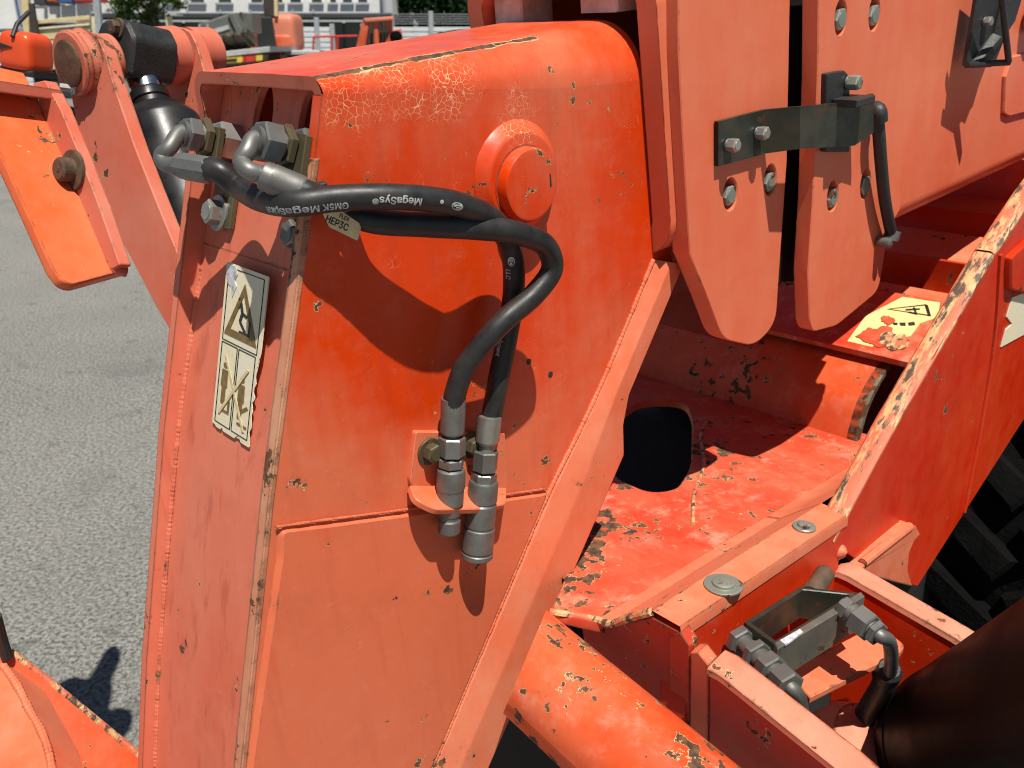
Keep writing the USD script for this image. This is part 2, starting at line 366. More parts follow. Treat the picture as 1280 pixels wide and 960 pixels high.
def worn(name, fr, sc=(14, 60, 60)):
    g = Graph(); n1, n2, n3 = g.noise(1.0, 6, .68, g.axes(fr, sc)), g.noise(120, 5, .7), g.noise(1.0, 5, .7, g.axes(fr, (sc[0] * 2.2, sc[1] * 2, sc[2] * 2)))
    c = g.mixc(g.rng(n3, .44, .56), (.60, .40, .17), (.58, .22, .12))
    c = g.mixc(g.rng(n2, .40, .62, 0, .45), c, (.30, .19, .08))
    c = g.mixc(g.rng(n1, .50, .56), c, (.56, .13, .06))
    c = g.mixc(g.rng(g.math('add', g.math('multiply', n3, .55), g.math('multiply', n1, -.45)), .065, .10), c, (.075, .05, .032))
    b = g.add('bump', {'strength': .6, 'distance': .002}, height=g.math('add', n3, g.math('multiply', n2, .4))) + '.normal'
    return g.make(name, g.add('principled_bsdf', {'roughness': .62}, base_color=c, normal=b) + '.BSDF')
FEDGE = Frame(AC, unit(FC.wp(1241, 318, .25) - FC.wp(1040, 676, .25)), np.cross(NN, unit(FC.wp(1241, 318, .25) - FC.wp(1040, 676, .25))), NN)
mWorn = worn('paint_worn_edge', FEDGE)
mZinc = steel('steel_zinc', (.20, .20, .185), .48, .6, .6, .0, tint=(.13, .125, .11))
mZincL = steel('steel_bright', (.42, .42, .39), .40, .7, .5, .0, tint=(.2, .19, .14))
mBolt = steel('steel_bolt', (.30, .32, .27), .5, .55, .4, .15, tint=(.20, .26, .20))
mOlive = steel('steel_olive', (.13, .11, .06), .5, .45, .5, .12, tint=(.07,.06,.03))
mStrap = steel('steel_strap', (.042, .048, .038), .38, .5, .4, .02, tint=(.09, .08, .05))
mRustB = plain('rusty_bolt', (.10, .06, .035), .7, .5, 60)
mRubber = plain('hose_rubber', (.014, .014, .0135), .46, .4, 45, .4, .03, col2=(.028, .027, .025))
mBlackP = plain('black_plastic', (.022, .023, .022), .5, .25, 60, .45, .2)
mBlackG = plain('black_gloss_paint', (.008, .0085, .009), .36, .5, 25, .32, .015, col2=(.018, .018, .018))
mDarkCyl = plain('dark_cylinder', (.003, .0025, .0024), .5, .5, 9, .05, .02, col2=(.006, .004, .003))
mPrint = plain('hose_print', (.42, .43, .42), .6, .5, 300, .3, 0)
mWhite = plain('label_white', (.78, .73, .56), .5, .10, 30, .35, .06, col2=(.72, .62, .40))
mSilver = plain('label_silver', (.55, .54, .56), .5, .5, 200, .5, .2)
mYellow = plain('label_yellow', (.76, .62, .25), .5, .14, 40, .35, .06)
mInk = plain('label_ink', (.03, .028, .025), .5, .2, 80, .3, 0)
mBrown = plain('label_brown', (.20, .125, .045), .55, .35, 150, .3, .05)
mTan = plain('label_tan', (.66, .53, .30), .55, .2, 90, .3, 0)
mPad = plain('wear_pad', (.62, .54, .46), .6, .35, 40, .3, .2, col2=(.72, .66, .6))
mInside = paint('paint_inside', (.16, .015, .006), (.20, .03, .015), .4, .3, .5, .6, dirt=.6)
mSlotShade = plain('slot_shade_black', (.02, .012, .01), .7, .4, 20, .2, .1)  # near-black that stands in for the shade in the boom slot
mTyre = plain('tyre_rubber', (.003, .003, .003), .9, .4, 20, .06, .3, col2=(.006, .006, .006))

# ---- boom nose
front = [(-.048, .165), (-.062, .11), (-.094, .020), (-.150, -.14), (-.222, -.368), (-.256, -.491), (-.33, -.73)]
htop = lambda s: .166 + .026 * (s + .056)
def rtop(s): return float(np.interp(s, [-.056, .06, .19, .315], [.011, .026, .044, .056]))
SE = .318
ss = np.linspace(-.048, SE, 16)
sideA = front[1:] + [(-.11, -.72), (.023, -.562), (.262, -.272), (.262, -.235), (.272, -.202), (.366, -.080), (.361, -.066), (.330, .09), (SE, htop(SE) - rtop(SE))] + \
        [(s, htop(s) - rtop(s)) for s in ss[::-1][1:]]
nose = part(M, 'boom_nose', prism(FA, sideA, -.012, 0.0, (), .0), mNose, 'broad orange side plate of the boom nose')
# folded top, with its rim seen at the front
def section(s, grow=0.0):
    """outer outline of the nose's top from the near side over to the far side"""
    h, r, rl = htop(s) - grow, rtop(s), .02
    r, rl = max(r - grow, .003), max(rl - grow, .003)
    pts = []
    if grow == 0: pts += [(h - r - .022, .00004), (h - r - .001, .00005)]
    pts += [(h - r + r * math.sin(a), (.00005 if grow == 0 else 0) - grow - r + r * math.cos(a)) for a in np.linspace(0, PI / 2, 10)]
    pts += [(h + .0004, -W * k) for k in (.35, .5, .65)]
    pts += [(h - rl + rl * math.cos(a), -W + grow + rl - rl * math.sin(a)) for a in np.linspace(0, PI / 2, 8)]
    pts.append((h - rl - .05, -W + grow))
    return pts
def dent(s, h, d): return .0012 * (meshkit.noise(np.array([s * 16, h * 16, d * 16])) - .5)
rows = [[sd(s + (.165 - hh) * .12 * (s < 0), hh + dent(s, hh, dd), dd) for hh, dd in section(s)] for s in ss]
part(nose, 'top_plate', grid(rows, flip=True), mNose)
inner = [[sd(s, hh, dd) for hh, dd in section(s, .010)] for s in ss[:4]]
o0, i0 = section(ss[0])[2:], section(ss[0], .010)
part(nose, 'front_rim', cat(grid([[sd(ss[0] - .0005, a, b) for a, b in o0], [sd(ss[0] - .0005, a, b) for a, b in i0]], flip=False), grid(inner)), mFront)
def strip_outline(dx, x1): return [(s + dx, h) for s, h in front] + [(s + x1, h) for s, h in front[::-1]]
part(nose, 'far_side_plate', prism(Frame(A0, BX, WW, NN), [(s, h) for s, h in front[1:]] + [(-.11, -.72), (.25, -.25), (.33, .09), (.2, .165), (.0, .14)], -W, -W + .011), mFront)
# near plate's front edge, worn bare
edge = prism(FA, [(s - .0012, h) for s, h in front[1:]] + [(s + .004, h) for s, h in front[1:][::-1]], -.0125, .0012, (), .001)
part(nose, 'front_edge', edge, paint('paint_front_edge', (.55, .13, .06), (.60, .30, .18), .6, .5, 1.6, .5, ebr=.006, dirt=.3), 'worn chipped front edge of the boom nose')
# recessed front panel: lower part, and the upper part with the oval holes
rec = lambda h: float(np.interp(h, [-.5, -.1, .03, .17], [.013, .015, .020, .024]))
low = [(s + rec(h), h) for s, h in front[2:]]
part(nose, 'front_panel', prism(FA, low + [(s + .006, h) for s, h in low[::-1]], -W + .0105, -.0115), mFront, 'pinkish faded front panel of the boom nose')
f2 = np.array(sd(front[2][0] + rec(front[2][1]), front[2][1], 0)); f0 = np.array(sd(front[0][0] + rec(front[0][1]) + .004, front[0][1], 0))
ey = unit(f0 - f2); FP = Frame(f2, NN, ey, np.cross(NN, ey)); hh = np.linalg.norm(f0 - f2)
f5 = np.array(sd(front[5][0] + rec(front[5][1]), front[5][1], 0)); f3 = np.array(sd(front[3][0] + rec(front[3][1]), front[3][1], 0))
ey2 = unit(f3 - f5); FD = Frame(f3, NN, ey2, np.cross(NN, ey2))
def ovalpx(F_, u, v, rx, ry, z=0): c = F_.pix(u, v, z); return rnd([(c[0] - rx, c[1] - ry), (c[0] + rx, c[1] - ry), (c[0] + rx, c[1] + ry), (c[0] - rx, c[1] + ry)], rx * .98, 8)
def upright(c, rx, ry): return ellipse(c[0], c[1], rx, ry, 28)
h1, h2, h3 = FP.pix(279, 143), FP.pix(328, 150), FP.pix(384, 150)
part(nose, 'bulkhead_panel', prism(FP, [(-W + .0105, 0), (-.0115, 0), (-.0115, hh - .008), (-W + .0105, hh - .008)], -.006, 0, [upright(h1, .014, .026), upright(h2, .015, .030), upright(h3, .012, .024)], .0006), mFront)
# doubler on the lower side plate and the folded flange along the rear edge
crease = FA.p2([(335, 668), (345, 658), (400, 652), (500, 639), (600, 624), (685, 612)])
Aline = FA.p2([(819, 326), (686, 614), (538, 960)])
dbl = [(crease[0][0] + .004, crease[0][1] - .02)] + crease[1:] + [Aline[2], (-.13, -.63), (-.16, -.70), (-.295, -.60), (front[5][0] + .004, front[5][1]), (front[4][0] + .004, front[4][1])]
v, f = prism(FA, rnd(dbl, {0: .006, 1: .01}), -.002, .0045, (), .0045)
part(nose, 'lower_plate', (v, f), mNose)
outer = [(.369, -.079), (.272, -.202), (.262, -.235), (.262, -.272), (.023, -.562), (-.10, -.712)]
Al = [(.333, -.067), (.246, -.176), (.205, -.222), (.155, -.274), (-.038, -.514), (-.16, -.66)]
def resample(poly, n):
    p = np.array(poly); L = np.r_[0, np.cumsum(np.linalg.norm(np.diff(p, axis=0), axis=1))]; t = np.linspace(0, L[-1], n)
    return np.column_stack([np.interp(t, L, p[:, k]) for k in range(2)])
outer2, Al2 = np.array([outer[0], outer[1], outer[2], outer[3], outer[4], outer[5]]), np.array(Al)
rows = []
for k in range(6):
    a, o = Al2[k], outer2[k]; m_ = a + (o - a) * .36
    rows.append([sd(*a, .0005), sd(*(a + (m_ - a) * .1), .0045), sd(*m_, .0125), sd(*(a + (o - a) * .42), .0132), sd(*(a + (o - a) * .97), .0132), sd(*o, .012), sd(*o, -.02)])
rows = np.array(rows); R2 = []
for k in range(5):
    for t in np.arange(6) / 6: R2.append(rows[k] * (1 - t) + rows[k + 1] * t)
R2.append(rows[5])
cap = R2[0]; capF = (np.vstack([cap, [sd(*Al2[0], -.02)]]), np.array([[0, i, i + 1] for i in range(1, 6)] + [[0, 6, 7]]))
part(nose, 'edge_flange', cat(grid(R2, flip=True), capF, flipf(capF)), mFlange, 'bent flange down the rear edge of the boom nose', smooth=20)
def bead(parent, pts, r, mat, name='weld_bead', sd_=1):
    p = spline(pts, 40); L = np.r_[0, np.cumsum(np.linalg.norm(np.diff(p, axis=0), axis=1))]; n_ = int(L[-1] / .0016) + 4
    p = np.column_stack([np.interp(np.linspace(0, L[-1], n_), L, p[:, k]) for k in range(3)]); i = np.arange(n_)
    rr = r * (.8 + .25 * np.abs(np.sin(i * 1.1)) + .35 * (meshkit.noise(np.column_stack([i * .23, i * 0 + sd_, i * 0])) - .5))
    return part(parent, name, tube(p, rr, 8), mat)
bead(nose, [sd(*q, .0016) for q in ((.330, -.066), (.244, -.176), (.203, -.222), (.153, -.274), (.06, -.39), (-.038, -.514), (-.16, -.66))], .0024, mFlange)
bead(nose, [FA.wp(u, v, .0028) for u, v in ((345, 659), (400, 651), (500, 638), (600, 623), (683, 611))], .0014, mNose, sd_=4)
bead(nose, [FA.w((s_ + rec(h_), h_, -W + .0125)) for s_, h_ in [(-.10, .0), (-.150, -.14), (-.222, -.368), (-.256, -.491)]], .0026, mFront, sd_=7)
# pin boss
c = FA.w((.139, .0575, 0))
boss = part(M, 'pivot_boss', lathe(c, NN, [(-.002, .051), (.0008, .0505), (.0035, .048), (.0085, .0425), (.0100, .0405), (.0104, .039), (.0104, .030)], 56), mNose, 'round welded boss with a pivot pin')
part(boss, 'pivot_pin', lathe(c + WW * -.004 - BX * .001, NN, [(.009, .0345), (.0108, .0345), (.0108, .0325), (.0195, .032), (.0213, .0308), (.0218, .0285), (.0218, .001)], 48), mNose)
pc = c + WW * -.004 + BX * .021 + NN * .0216
part(boss, 'pin_slot', prism(Frame(pc, BX, WW, NN), rnd([(-.001, -.006), (.001, -.005), (.0006, .006), (-.0008, .006)], .001), -.001, .0006), mInk)
# small drilled holes
for u, v in ((661, 452), (688, 468)):
    q = FA.pix(u, v); part(nose, 'drilled_hole', prism(FA, ellipse(q[0], q[1], .0032, .0032, 14), -.004, .0004), mInk)

# ---- warning label on the front panel
DZ = .0008
dq = [FD.pix(u, v, DZ)[:2] for u, v in ((284, 327), (336, 346), (313, 561), (265, 530))]
def dl(x, y): return (dq[0] * (1 - x) + dq[1] * x) * (1 - y) + (dq[3] * (1 - x) + dq[2] * x) * y
def dprism(pts, z, fr=FD, fn=dl, th=.0004, holes=()): return prism(fr, [tuple(fn(x, y)) for x, y in pts], DZ + z - th, DZ + z, [[tuple(fn(x, y)) for x, y in h] for h in holes])
def bar(x0, y0, x1, y1, w, asp=.28):
    dx, dy = (x1 - x0), (y1 - y0) / asp; L = math.hypot(dx, dy) or 1; nx, ny = -dy / L * w / 2, dx / L * w / 2 * asp
    return [(x0 + nx, y0 + ny), (x1 + nx, y1 + ny), (x1 - nx, y1 - ny), (x0 - nx, y0 - ny)]
r2 = np.random.default_rng(3)
rag = [(0, 0), (.5, 0), (1, 0), (1.0, .3), (.99, .42)] + [(1 - .10 * max(0, meshkit.fbm(np.array([k * .11, .5, 2.]), 4, 3) - .35) * 2.2, .45 + .55 * k / 60) for k in range(60)] + [(.95, 1.0)] + [(.93 - .93 * k / 44, 1 - .05 * max(0, meshkit.fbm(np.array([k * .16, 7.5, 2.]), 4, 5) - .42) * 2) for k in range(44)] + [(0, .99)]
lab = part(M, 'warning_label', dprism([(.004, .004), (1.006, .004), (1.006, .42), (.93, .6), (.93, .99), (.02, .985)], -.0004), mWhite, 'white warning label with pictograms and torn right edge')
part(lab, 'label_sheet', dprism(rag, .0001), mWhite)
def fr_(x0, y0, x1, y1, w=.018, asp=.28):
    return [dprism(bar(*q, w), .0004) for q in ((x0, y0, x1, y0), (x1, y0, x1, y1), (x1, y1, x0, y1), (x0, y1, x0, y0))]
part(lab, 'label_border', cat(*fr_(.07, .025, .92, .455), *fr_(.07, .47, .46, .965), *fr_(.50, .47, .90, .965)), mInk)
part(lab, 'label_scuff', dprism([(.02, .005), (.25, .01), (.3, .05), (.24, .09), (.30, .12), (.22, .19), (.16, .13), (.09, .12), (.03, .08)], .0007), mSilver)
part(lab, 'label_triangle', dprism(rnd([(.50, .085), (.90, .415), (.10, .415)], .008, 4), .0006, holes=[rnd([(.50, .155), (.755, .375), (.245, .375)], .004, 4)]), mBrown)
tri_in = [(.44, .20, .50, .26, .06), (.50, .26, .62, .27, .06), (.50, .26, .46, .31, .06), (.46, .31, .60, .36, .05), (.38, .24, .44, .21, .05), (.46, .37, .72, .37, .05), (.70, .29, .70, .36, .05)]
part(lab, 'label_pictogram', cat(*[dprism(bar(*q), .0006) for q in tri_in], dprism(ellipse(.42, .185, .045, .0126, 12), .0006)), mInk)
def man(x, y, s=1.0):
    return cat(dprism(ellipse(x, y, .055 * s, .0155 * s, 14), .0006), dprism([(x - .07 * s, y + .028), (x + .07 * s, y + .028), (x + .08 * s, y + .13 * s), (x + .05 * s, y + .13 * s), (x + .05 * s, y + .235 * s), (x - .05 * s, y + .235 * s), (x - .05 * s, y + .13 * s), (x - .08 * s, y + .13 * s)], .0006))
part(lab, 'label_pictogram', cat(man(.22, .60), dprism(bar(.18, .875, .40, .875, .05), .0006), dprism(bar(.38, .80, .38, .88, .05), .0006)), mBrown)
part(lab, 'label_pictogram', cat(man(.66, .635), dprism(bar(.62, .90, .86, .90, .05), .0006), dprism(bar(.84, .78, .70, .82, .06), .0006)), mBrown)
part(lab, 'label_cross', cat(dprism(bar(.20, .54, .80, .93, .05), .0009), dprism(bar(.78, .56, .16, .90, .05), .0011)), mTan)

# ---- bulkhead brackets, fittings, hoses
NZ = FP.M[2]
def bracket(ux, uy, uyb, wd):
    """a steel bar on the panel, bent forward at its top; returns the centre of its top"""
    tp, bt = FP.pix(ux, uy, .022), FP.pix(ux, uyb, .0)
    x0 = tp[0] - wd / 2; prof = [(bt[1], .0005), (bt[1], .006), (bt[1] + .040, .006), (tp[1] - .030, .0265), (tp[1] + .006, .0265), (tp[1] + .006, .0205), (tp[1] - .028, .0205), (bt[1] + .042, .0005)]
    fr = Frame(f2, FP.M[1], FP.M[2], FP.M[0])
    return prism(fr, prof, x0, x0 + wd, (), .0008), tp
b1, t1 = bracket(267, 168, 280, .036)
b2, t2 = bracket(372, 178, 308, .036)
for (bm, tp, hexback) in ((b1, t1, 0), (b2, t2, 1)):
    br = part(M, 'bulkhead_bracket', bm, mOlive)
    bq = FP.w((tp[0] - .004, FP.pix(257 if not hexback else 358, 262 if not hexback else 289, .006)[1], .006))
    part(br, 'bolt_head', bolt(bq, NZ, .019, .010, ph=.5), mZincL if not hexback else mZinc)
def fitting(px, bend, ferr, nut, big):
    """bulkhead union, nuts and a bent pipe that ends in a crimped sleeve; returns where the hose leaves"""
    c0 = FP.wp(*px, .0265)
    hp = part(M, 'hose_fitting', cat(hexa(c0, NZ, -.030, -.0065, .030, .2), lathe(c0, NZ, [(-.034, .011), (.012, .011)], 24)), mZincL if not big else mZinc)
    part(hp, 'jam_nut', hexa(c0, NZ, .0005, .0075, .029, .35), mOlive)
    part(hp, 'swivel_nut', cat(hexa(c0, NZ, .0095, .0095 + nut, .0255 if not big else .0275, .1), lathe(c0, NZ, [(.0095 + nut, .0105), (.0125 + nut, .0105)], 24)), mZinc)
    e0 = c0 + NZ * (.007 + nut)
    el = [FP.wp(*q) for q in bend]; f0_, f1_ = FP.wp(*ferr[0]), FP.wp(*ferr[1]); d2 = unit(f1_ - f0_); L = np.linalg.norm(f1_ - f0_)
    part(hp, 'elbow', tube(spline([e0, e0 + NZ * .006] + el + [f0_, f0_ + d2 * .006], 8), .0066, 20), mZinc)
    part(hp, 'ferrule', lathe(f0_, d2, [(0, .0080), (.0008, .0098), (.003, .0106), (L * .22, .0106), (L * .25, .0112), (L - .003, .0112), (L - .001, .0106), (L, .0100), (L, .009)], 9 if not big else 28), mZinc)
    e1 = f1_ - d2 * .026
    return e1 + d2 * .026, d2
hs1, hd1 = fitting((260, 173), [(211, 186, .062), (202, 195, .065), (207, 205, .064)], [(222, 206, .060), (264, 213, .046)], .011, False)
hs2, hd2 = fitting((361, 184), [(309, 190, .062), (302, 201, .065), (311, 213, .064)], [(326, 218, .056), (380, 240, .030)], .016, True)
def hpts(L): return [FA.wp(u, v, d) for u, v, d in L]
hose1 = spline([hs1 - hd1 * .012, hs1 + hd1 * .008] + hpts([(298, 233, -.088), (330, 250, -.034), (370, 254, .012), (420, 248, .026), (480, 246, .042), (535, 249, .051), (585, 259, .049), (622, 281, .038), (640, 318, .029), (642, 365, .024), (634, 420, .023), (624, 470, .022), (613, 530, .021)]))
hose2 = spline([hs2 - hd2 * .012, hs2 + hd2 * .006] + hpts([(425, 259, .004), (462, 275, .022), (530, 281, .036), (595, 285, .046), (645, 291, .055), (683, 309, .054), (690, 336, .052), (668, 368, .049), (632, 399, .045), (603, 430, .037), (580, 462, .028), (569, 492, .023), (566, 512, .021)]))
HR = .0098
ho1 = part(M, 'hydraulic_hose', tube(hose1, HR, 24), mRubber, 'black hose with upside down white lettering')
ho2 = part(M, 'hydraulic_hose', tube(hose2, HR, 24), mRubber, 'black hose that bends outermost and crosses in front')
def on_hose(path, text, u, v, hgt, off, flip=True, extra=None, squeeze=1.0):
    """lettering wrapped round a hose, centred near a pixel"""
    i0 = min(range(len(path)), key=lambda i: sum((a - b) ** 2 for a, b in zip(project(path[i]), (u, v))))
    L = np.r_[0, np.cumsum(np.linalg.norm(np.diff(path, axis=0), axis=1))]
    m = extra if extra is not None else meshkit.text_mesh(text, hgt, .0002, True)
    m = trimesh.Trimesh(m.vertices, m.faces) if extra is None else m
    m = m.copy(); vv, ff = trimesh.remesh.subdivide_to_size(m.vertices, m.faces, .0016, max_iter=8); vv = vv.copy()
    vv[:, 0] -= (vv[:, 0].min() + vv[:, 0].max()) / 2; vv[:, 1] -= hgt / 2
    vv[:, 0] *= squeeze
    if flip: vv[:, :2] *= -1
    T = np.gradient(path, axis=0); out = []
    s = L[i0] + vv[:, 0]
    for k in range(len(vv)):
        cpt = np.array([np.interp(s[k], L, path[:, j]) for j in range(3)]); t = unit([np.interp(s[k], L, T[:, j]) for j in range(3)])
        q = CAM - cpt; q = unit(q - t * (q @ t)); e = np.cross(q, t) * -1
        a = off + vv[k, 1] / HR
        out.append(cpt + (HR + .00008 + vv[k, 2]) * (math.cos(a) * q + math.sin(a) * -e))
    return np.array(out), ff
def project(Q): q = np.asarray(Q) - CAM; return 640 + FPX * (q @ RT) / (q @ FW), 480 - FPX * (q @ UP) / (q @ FW)
for (h_, path, tx, u, v, hg, off, fl) in ((ho1, hose1, 'MegaSys®', 492, 250, .0052, -.28, True), (ho1, hose1, 'GM5K MegaSpiral', 383, 254, .0050, -.62, True),
                                    (ho1, hose1, 'Flame Resistant', 636, 415, .0042, -.55, False), (ho1, hose1, 'LLC', 642, 338, .0045, -.55, False)):
    part(h_, 'hose_lettering', on_hose(path, tx, u, v, hg, off, fl), mPrint, smooth=False)
emb = cat(prism(Frame((0, 0, 0), (1, 0, 0), (0, 1, 0), (0, 0, 1)), ellipse(.009, .003, .0058, .0031, 26), 0, .0002, [ellipse(.0095, .003, .0046, .0023, 22)]),
          *[prism(Frame((0, 0, 0), (1, 0, 0), (0, 1, 0), (0, 0, 1)), q, 0, .0002) for q in ([(.004, .0016), (.0085, .0014), (.0105, .0024), (.006, .0026)], [(.0032, .0034), (.009, .0032), (.0100, .0046), (.0062, .0042)], [(.010, .0016), (.0135, .0022), (.0125, .0040), (.0105, .0034)])])
emb = trimesh.Trimesh(*emb)
for path, u, v, fl in ((hose1, 562, 254, True), (hose1, 644, 318, False)):
    part(ho1, 'hose_emblem', on_hose(path, '', u, v, .006, -.2, fl, emb), mPrint, smooth=False)
for u, v in ((543, 251),):
    part(ho1, 'hose_lettering', on_hose(hose1, '®', u, v, .0036, -.02, True), mPrint, smooth=False)
# zip tie and paper tag
c = hose1[np.argmin([abs(project(q)[0] - 401) for q in hose1])]
c = hose2[np.argmin([abs(project(q)[0] - 398) for q in hose2])]
zt = part(M, 'cable_tie', box(Frame(FA.wp(401, 235, .010), BX, WW, NN), -.005, .004, -.004, .004, -.004, .004, .001), mBlackP)
tq = [FA.wp(u, v, d) for u, v, d in ((398, 262, .044), (426, 263, .030), (455, 284, .030), (446, 302, .030), (412, 284, .044))]
tagf = Frame(FA.wp(428, 280, .024), unit(FA.wp(452, 292, .031) - FA.wp(405, 270, .031)), np.cross(NN, unit(FA.wp(452, 292, .031) - FA.wp(405, 270, .031))), NN)
tg = [tagf.pix(u, v)[:2] for u, v in ((400, 259), (424, 262), (452, 281), (447, 301), (412, 284))]
tag_ = part(M, 'hose_tag', prism(tagf, rnd([tuple(q) for q in tg], .0015), -.0004, .0002), mTan, 'small cream paper tag on the hose with black print')
for tx, u, v, hg in (('FLEX', 424, 269, .0030), ('HEP3C', 407, 272, .0050)):
    m = meshkit.text_mesh(tx, hg, .0003, True); q = tagf.pix(u, v)
    part(tag_, 'tag_lettering', (tagf.w(np.asarray(m.vertices) * [.92, 1, 1] + [q[0], q[1] - hg * .5, .0002]), np.asarray(m.faces)), mInk, smooth=False)

# ---- coupling bracket
q0 = FA.p2([(519, 539), (631, 541), (634, 604), (633, 611), (514, 608), (512, 600)], .004)
cb = part(M, 'coupling_bracket', prism(FA, rnd(q0, .003), -.001, .005, (), .001), mFlange, 'orange angle bracket that carries the two couplings')
so_, sx_ = FA.wp(513, 606, .004), FA.wp(632, 609, .004); sx_ = unit(sx_ - so_); sy_ = unit(-NN * .91 + np.cross(sx_, -NN) * .42); FSF = Frame(so_, sx_, sy_, np.cross(sx_, sy_))
sh = FSF.p2([(513, 606), (518, 624), (545, 637), (602, 636), (633, 630), (634, 608)])
part(cb, 'shelf', prism(FSF, rnd(sh, {1: .012, 2: .006, 3: .006, 4: .004}), -.006, .0, (), .001), mFlange)
for u, v in ((536, 564), (588, 556)):
    part(cb, 'bolt_head', bolt(FA.wp(u, v, .005), NN, .0155, .009, ph=.2), mOlive)
def coupling(pts, d, label):
    a, z = FA.wp(*pts[0], d), FA.wp(*pts[1], d); dv = unit(z - a); L = np.linalg.norm(z - a); return a, dv, L
a, dv, L = coupling(((567, 497), (561, 667)), .0205, '')
k = L / 170
cp = part(M, 'quick_coupling', cat(lathe(a, dv, [(112 * k, .0118), (114 * k, .0124), (130 * k, .0124), (131 * k, .0105), (144 * k, .0102), (146 * k, .0092), (150 * k, .0092), (152 * k, .0104), (166 * k, .0104), (168 * k, .0096), (168 * k, .006), (160 * k, .006)], 32)), mZinc, 'left grey hydraulic coupling')
part(cp, 'ferrule', lathe(a, dv, [(0, .0098), (0, .0106), (1 * k, .0112), (40 * k, .0108), (43 * k, .0098), (43 * k, .007), (49 * k, .0065)], 30), mZinc)
part(cp, 'hex_nut', hexa(a, dv, 47 * k, 71 * k, .0215, .4), mZinc)
part(cp, 'collar', hexa(a, dv, 73 * k, 85 * k, .0205, .1), mZinc)
part(cp, 'body', lathe(a, dv, [(86 * k, .0105), (88 * k, .0128), (95 * k, .0133), (110 * k, .0133), (113 * k, .0126)], 12), mZinc)
a, dv, L = coupling(((612, 519), (596, 698)), .0215, '')
k = L / 180
cp = part(M, 'quick_coupling', cat(lathe(a, dv, [(80 * k, .0125), (83 * k, .0140), (104 * k, .0144), (107 * k, .0130), (109 * k, .0142), (136 * k, .0142), (137 * k, .0136), (139 * k, .0136), (140 * k, .0148), (168 * k, .0150), (169 * k, .0143), (171 * k, .0143), (172 * k, .0152), (177 * k, .0152), (179 * k, .0138), (179 * k, .009), (170 * k, .009)], 32)), mZinc, 'right grey hydraulic coupling, larger and lower')
part(cp, 'ferrule', lathe(a, dv, [(0, .0098), (0, .0108), (1.5 * k, .0114), (30 * k, .0112), (33 * k, .0098), (36 * k, .0075), (44 * k, .0075)], 16), mZincL)
part(cp, 'hex_nut', hexa(a, dv, 43 * k, 68 * k, .0205, .2), mZinc)
part(cp, 'collar', hexa(a, dv, 70 * k, 82 * k, .0208, .5), mZinc)

# ---- the sleeve round the nose: first boom section
def ringsec(h0, h1, d0, d1, r, n=7):
    pts = []
    for (hc, dc, a0) in ((h1 - r, d1 - r, 0), (h1 - r, d0 + r, 90), (h0 + r, d0 + r, 180), (h0 + r, d1 - r, 270)):
        for a in np.radians(np.linspace(a0, a0 + 90, n)): pts.append((hc + r * math.sin(a), dc + r * math.cos(a)))
    return pts
def sleeve_mesh(s0, s1, h0, h1, d0, d1, r, th, lean=0.0):
    o, i = ringsec(h0, h1, d0, d1, r), ringsec(h0 + th, h1 - th, d0 + th, d1 - th, max(r - th, .004))
    f0 = lambda hh: s0 + lean * (h1 - hh)
    R = [[sd(s1, a, b) for a, b in i], [sd(f0(a), a, b) for a, b in i], [sd(f0(a) - 0.0, a, b) for a, b in o], [sd(s1, a, b) for a, b in o]]
    return grid(R, closed=True)
sl = part(M, 'inner_boom_section', sleeve_mesh(.303, .62, -.062, .228, -W - .036, .026, .040, .024, .10), mSleeve, 'open end of the inner boom section')
p1 = [(848, -60), (848, 60), (853, 160), (862, 318), (884, 372), (903, 424), (944, 433), (970, 404), (975, 330), (984, 200), (989, -60)]
holes1 = [ellipse(*FA.pix(u, v, .040)[:2], rx, ry, 26, .06) for u, v, rx, ry in ((913, 243, .0125, .0175), (963, 225, .0120, .0175))]
sp = part(M, 'slider_plate', plate(FA, p1, .040, .022, {5: .020, 6: .026, 7: .02}, .0012, holes1), mSleeve, 'tall pink-orange plate left of the dark gap')
for u, v in ((913, 243), (963, 226)):
    part(sp, 'bolt_head', cat(bolt(FA.wp(u, v + 1, .036) - NN * .012, NN, .0205, .012, ph=.15, washer=False)), mBolt)
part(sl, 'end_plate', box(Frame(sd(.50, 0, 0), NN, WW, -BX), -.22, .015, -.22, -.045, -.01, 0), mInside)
part(M, 'wear_pad', box(Frame(sd(.300 + .02, .190, -.19), BX, WW, NN), 0, .05, -.022, .03, -.020, .022, .002), mPad)
part(M, 'wear_pad', box(Frame(sd(.300 + .02, .198, -.055), BX, WW, NN), 0, .05, -.016, .03, -.026, .022, .002), mPad)

# ---- outer boom
hb = -.128
bm = part(M, 'outer_boom', sleeve_mesh(.560, 1.9, hb, .34, -W - .075, .055, .030, .014, .03), mSleeve, 'long smooth orange boom body running out of the frame')
p2_ = [(1024, -60), (1022, 100), (1016, 250), (1010, 340), (1012, 402), (1016, 415), (1046, 407), (1098, 364), (1104, 330), (1110, 288), (1125, 262), (1130, 200), (1130, -60)]
holes2 = [ellipse(*FA.pix(u, v, .067)[:2], .0125, .0185, 26, .05) for u, v in ((1041, 245), (1082, 230), (1051, 22), (1093, 17))]
sp2 = part(M, 'slider_plate', plate(FA, p2_, .067, .019, {4: .004, 5: .014, 6: .01, 7: .03}, .0012, holes2), mSleeve, 'pink-orange plate right of the dark gap, on the outer boom')
for u, v in ((1041, 246), (1082, 231), (1051, 23), (1093, 18)):
    part(sp2, 'bolt_head', cat(bolt(FA.wp(u, v + 1, .064) - NN * .012, NN, .0215, .012, ph=.15, washer=False)), mBolt)
rp = FA.p2([(1257, 96), (1266, 70), (1400, 40), (1400, 110), (1262, 146), (1255, 142)], .060)
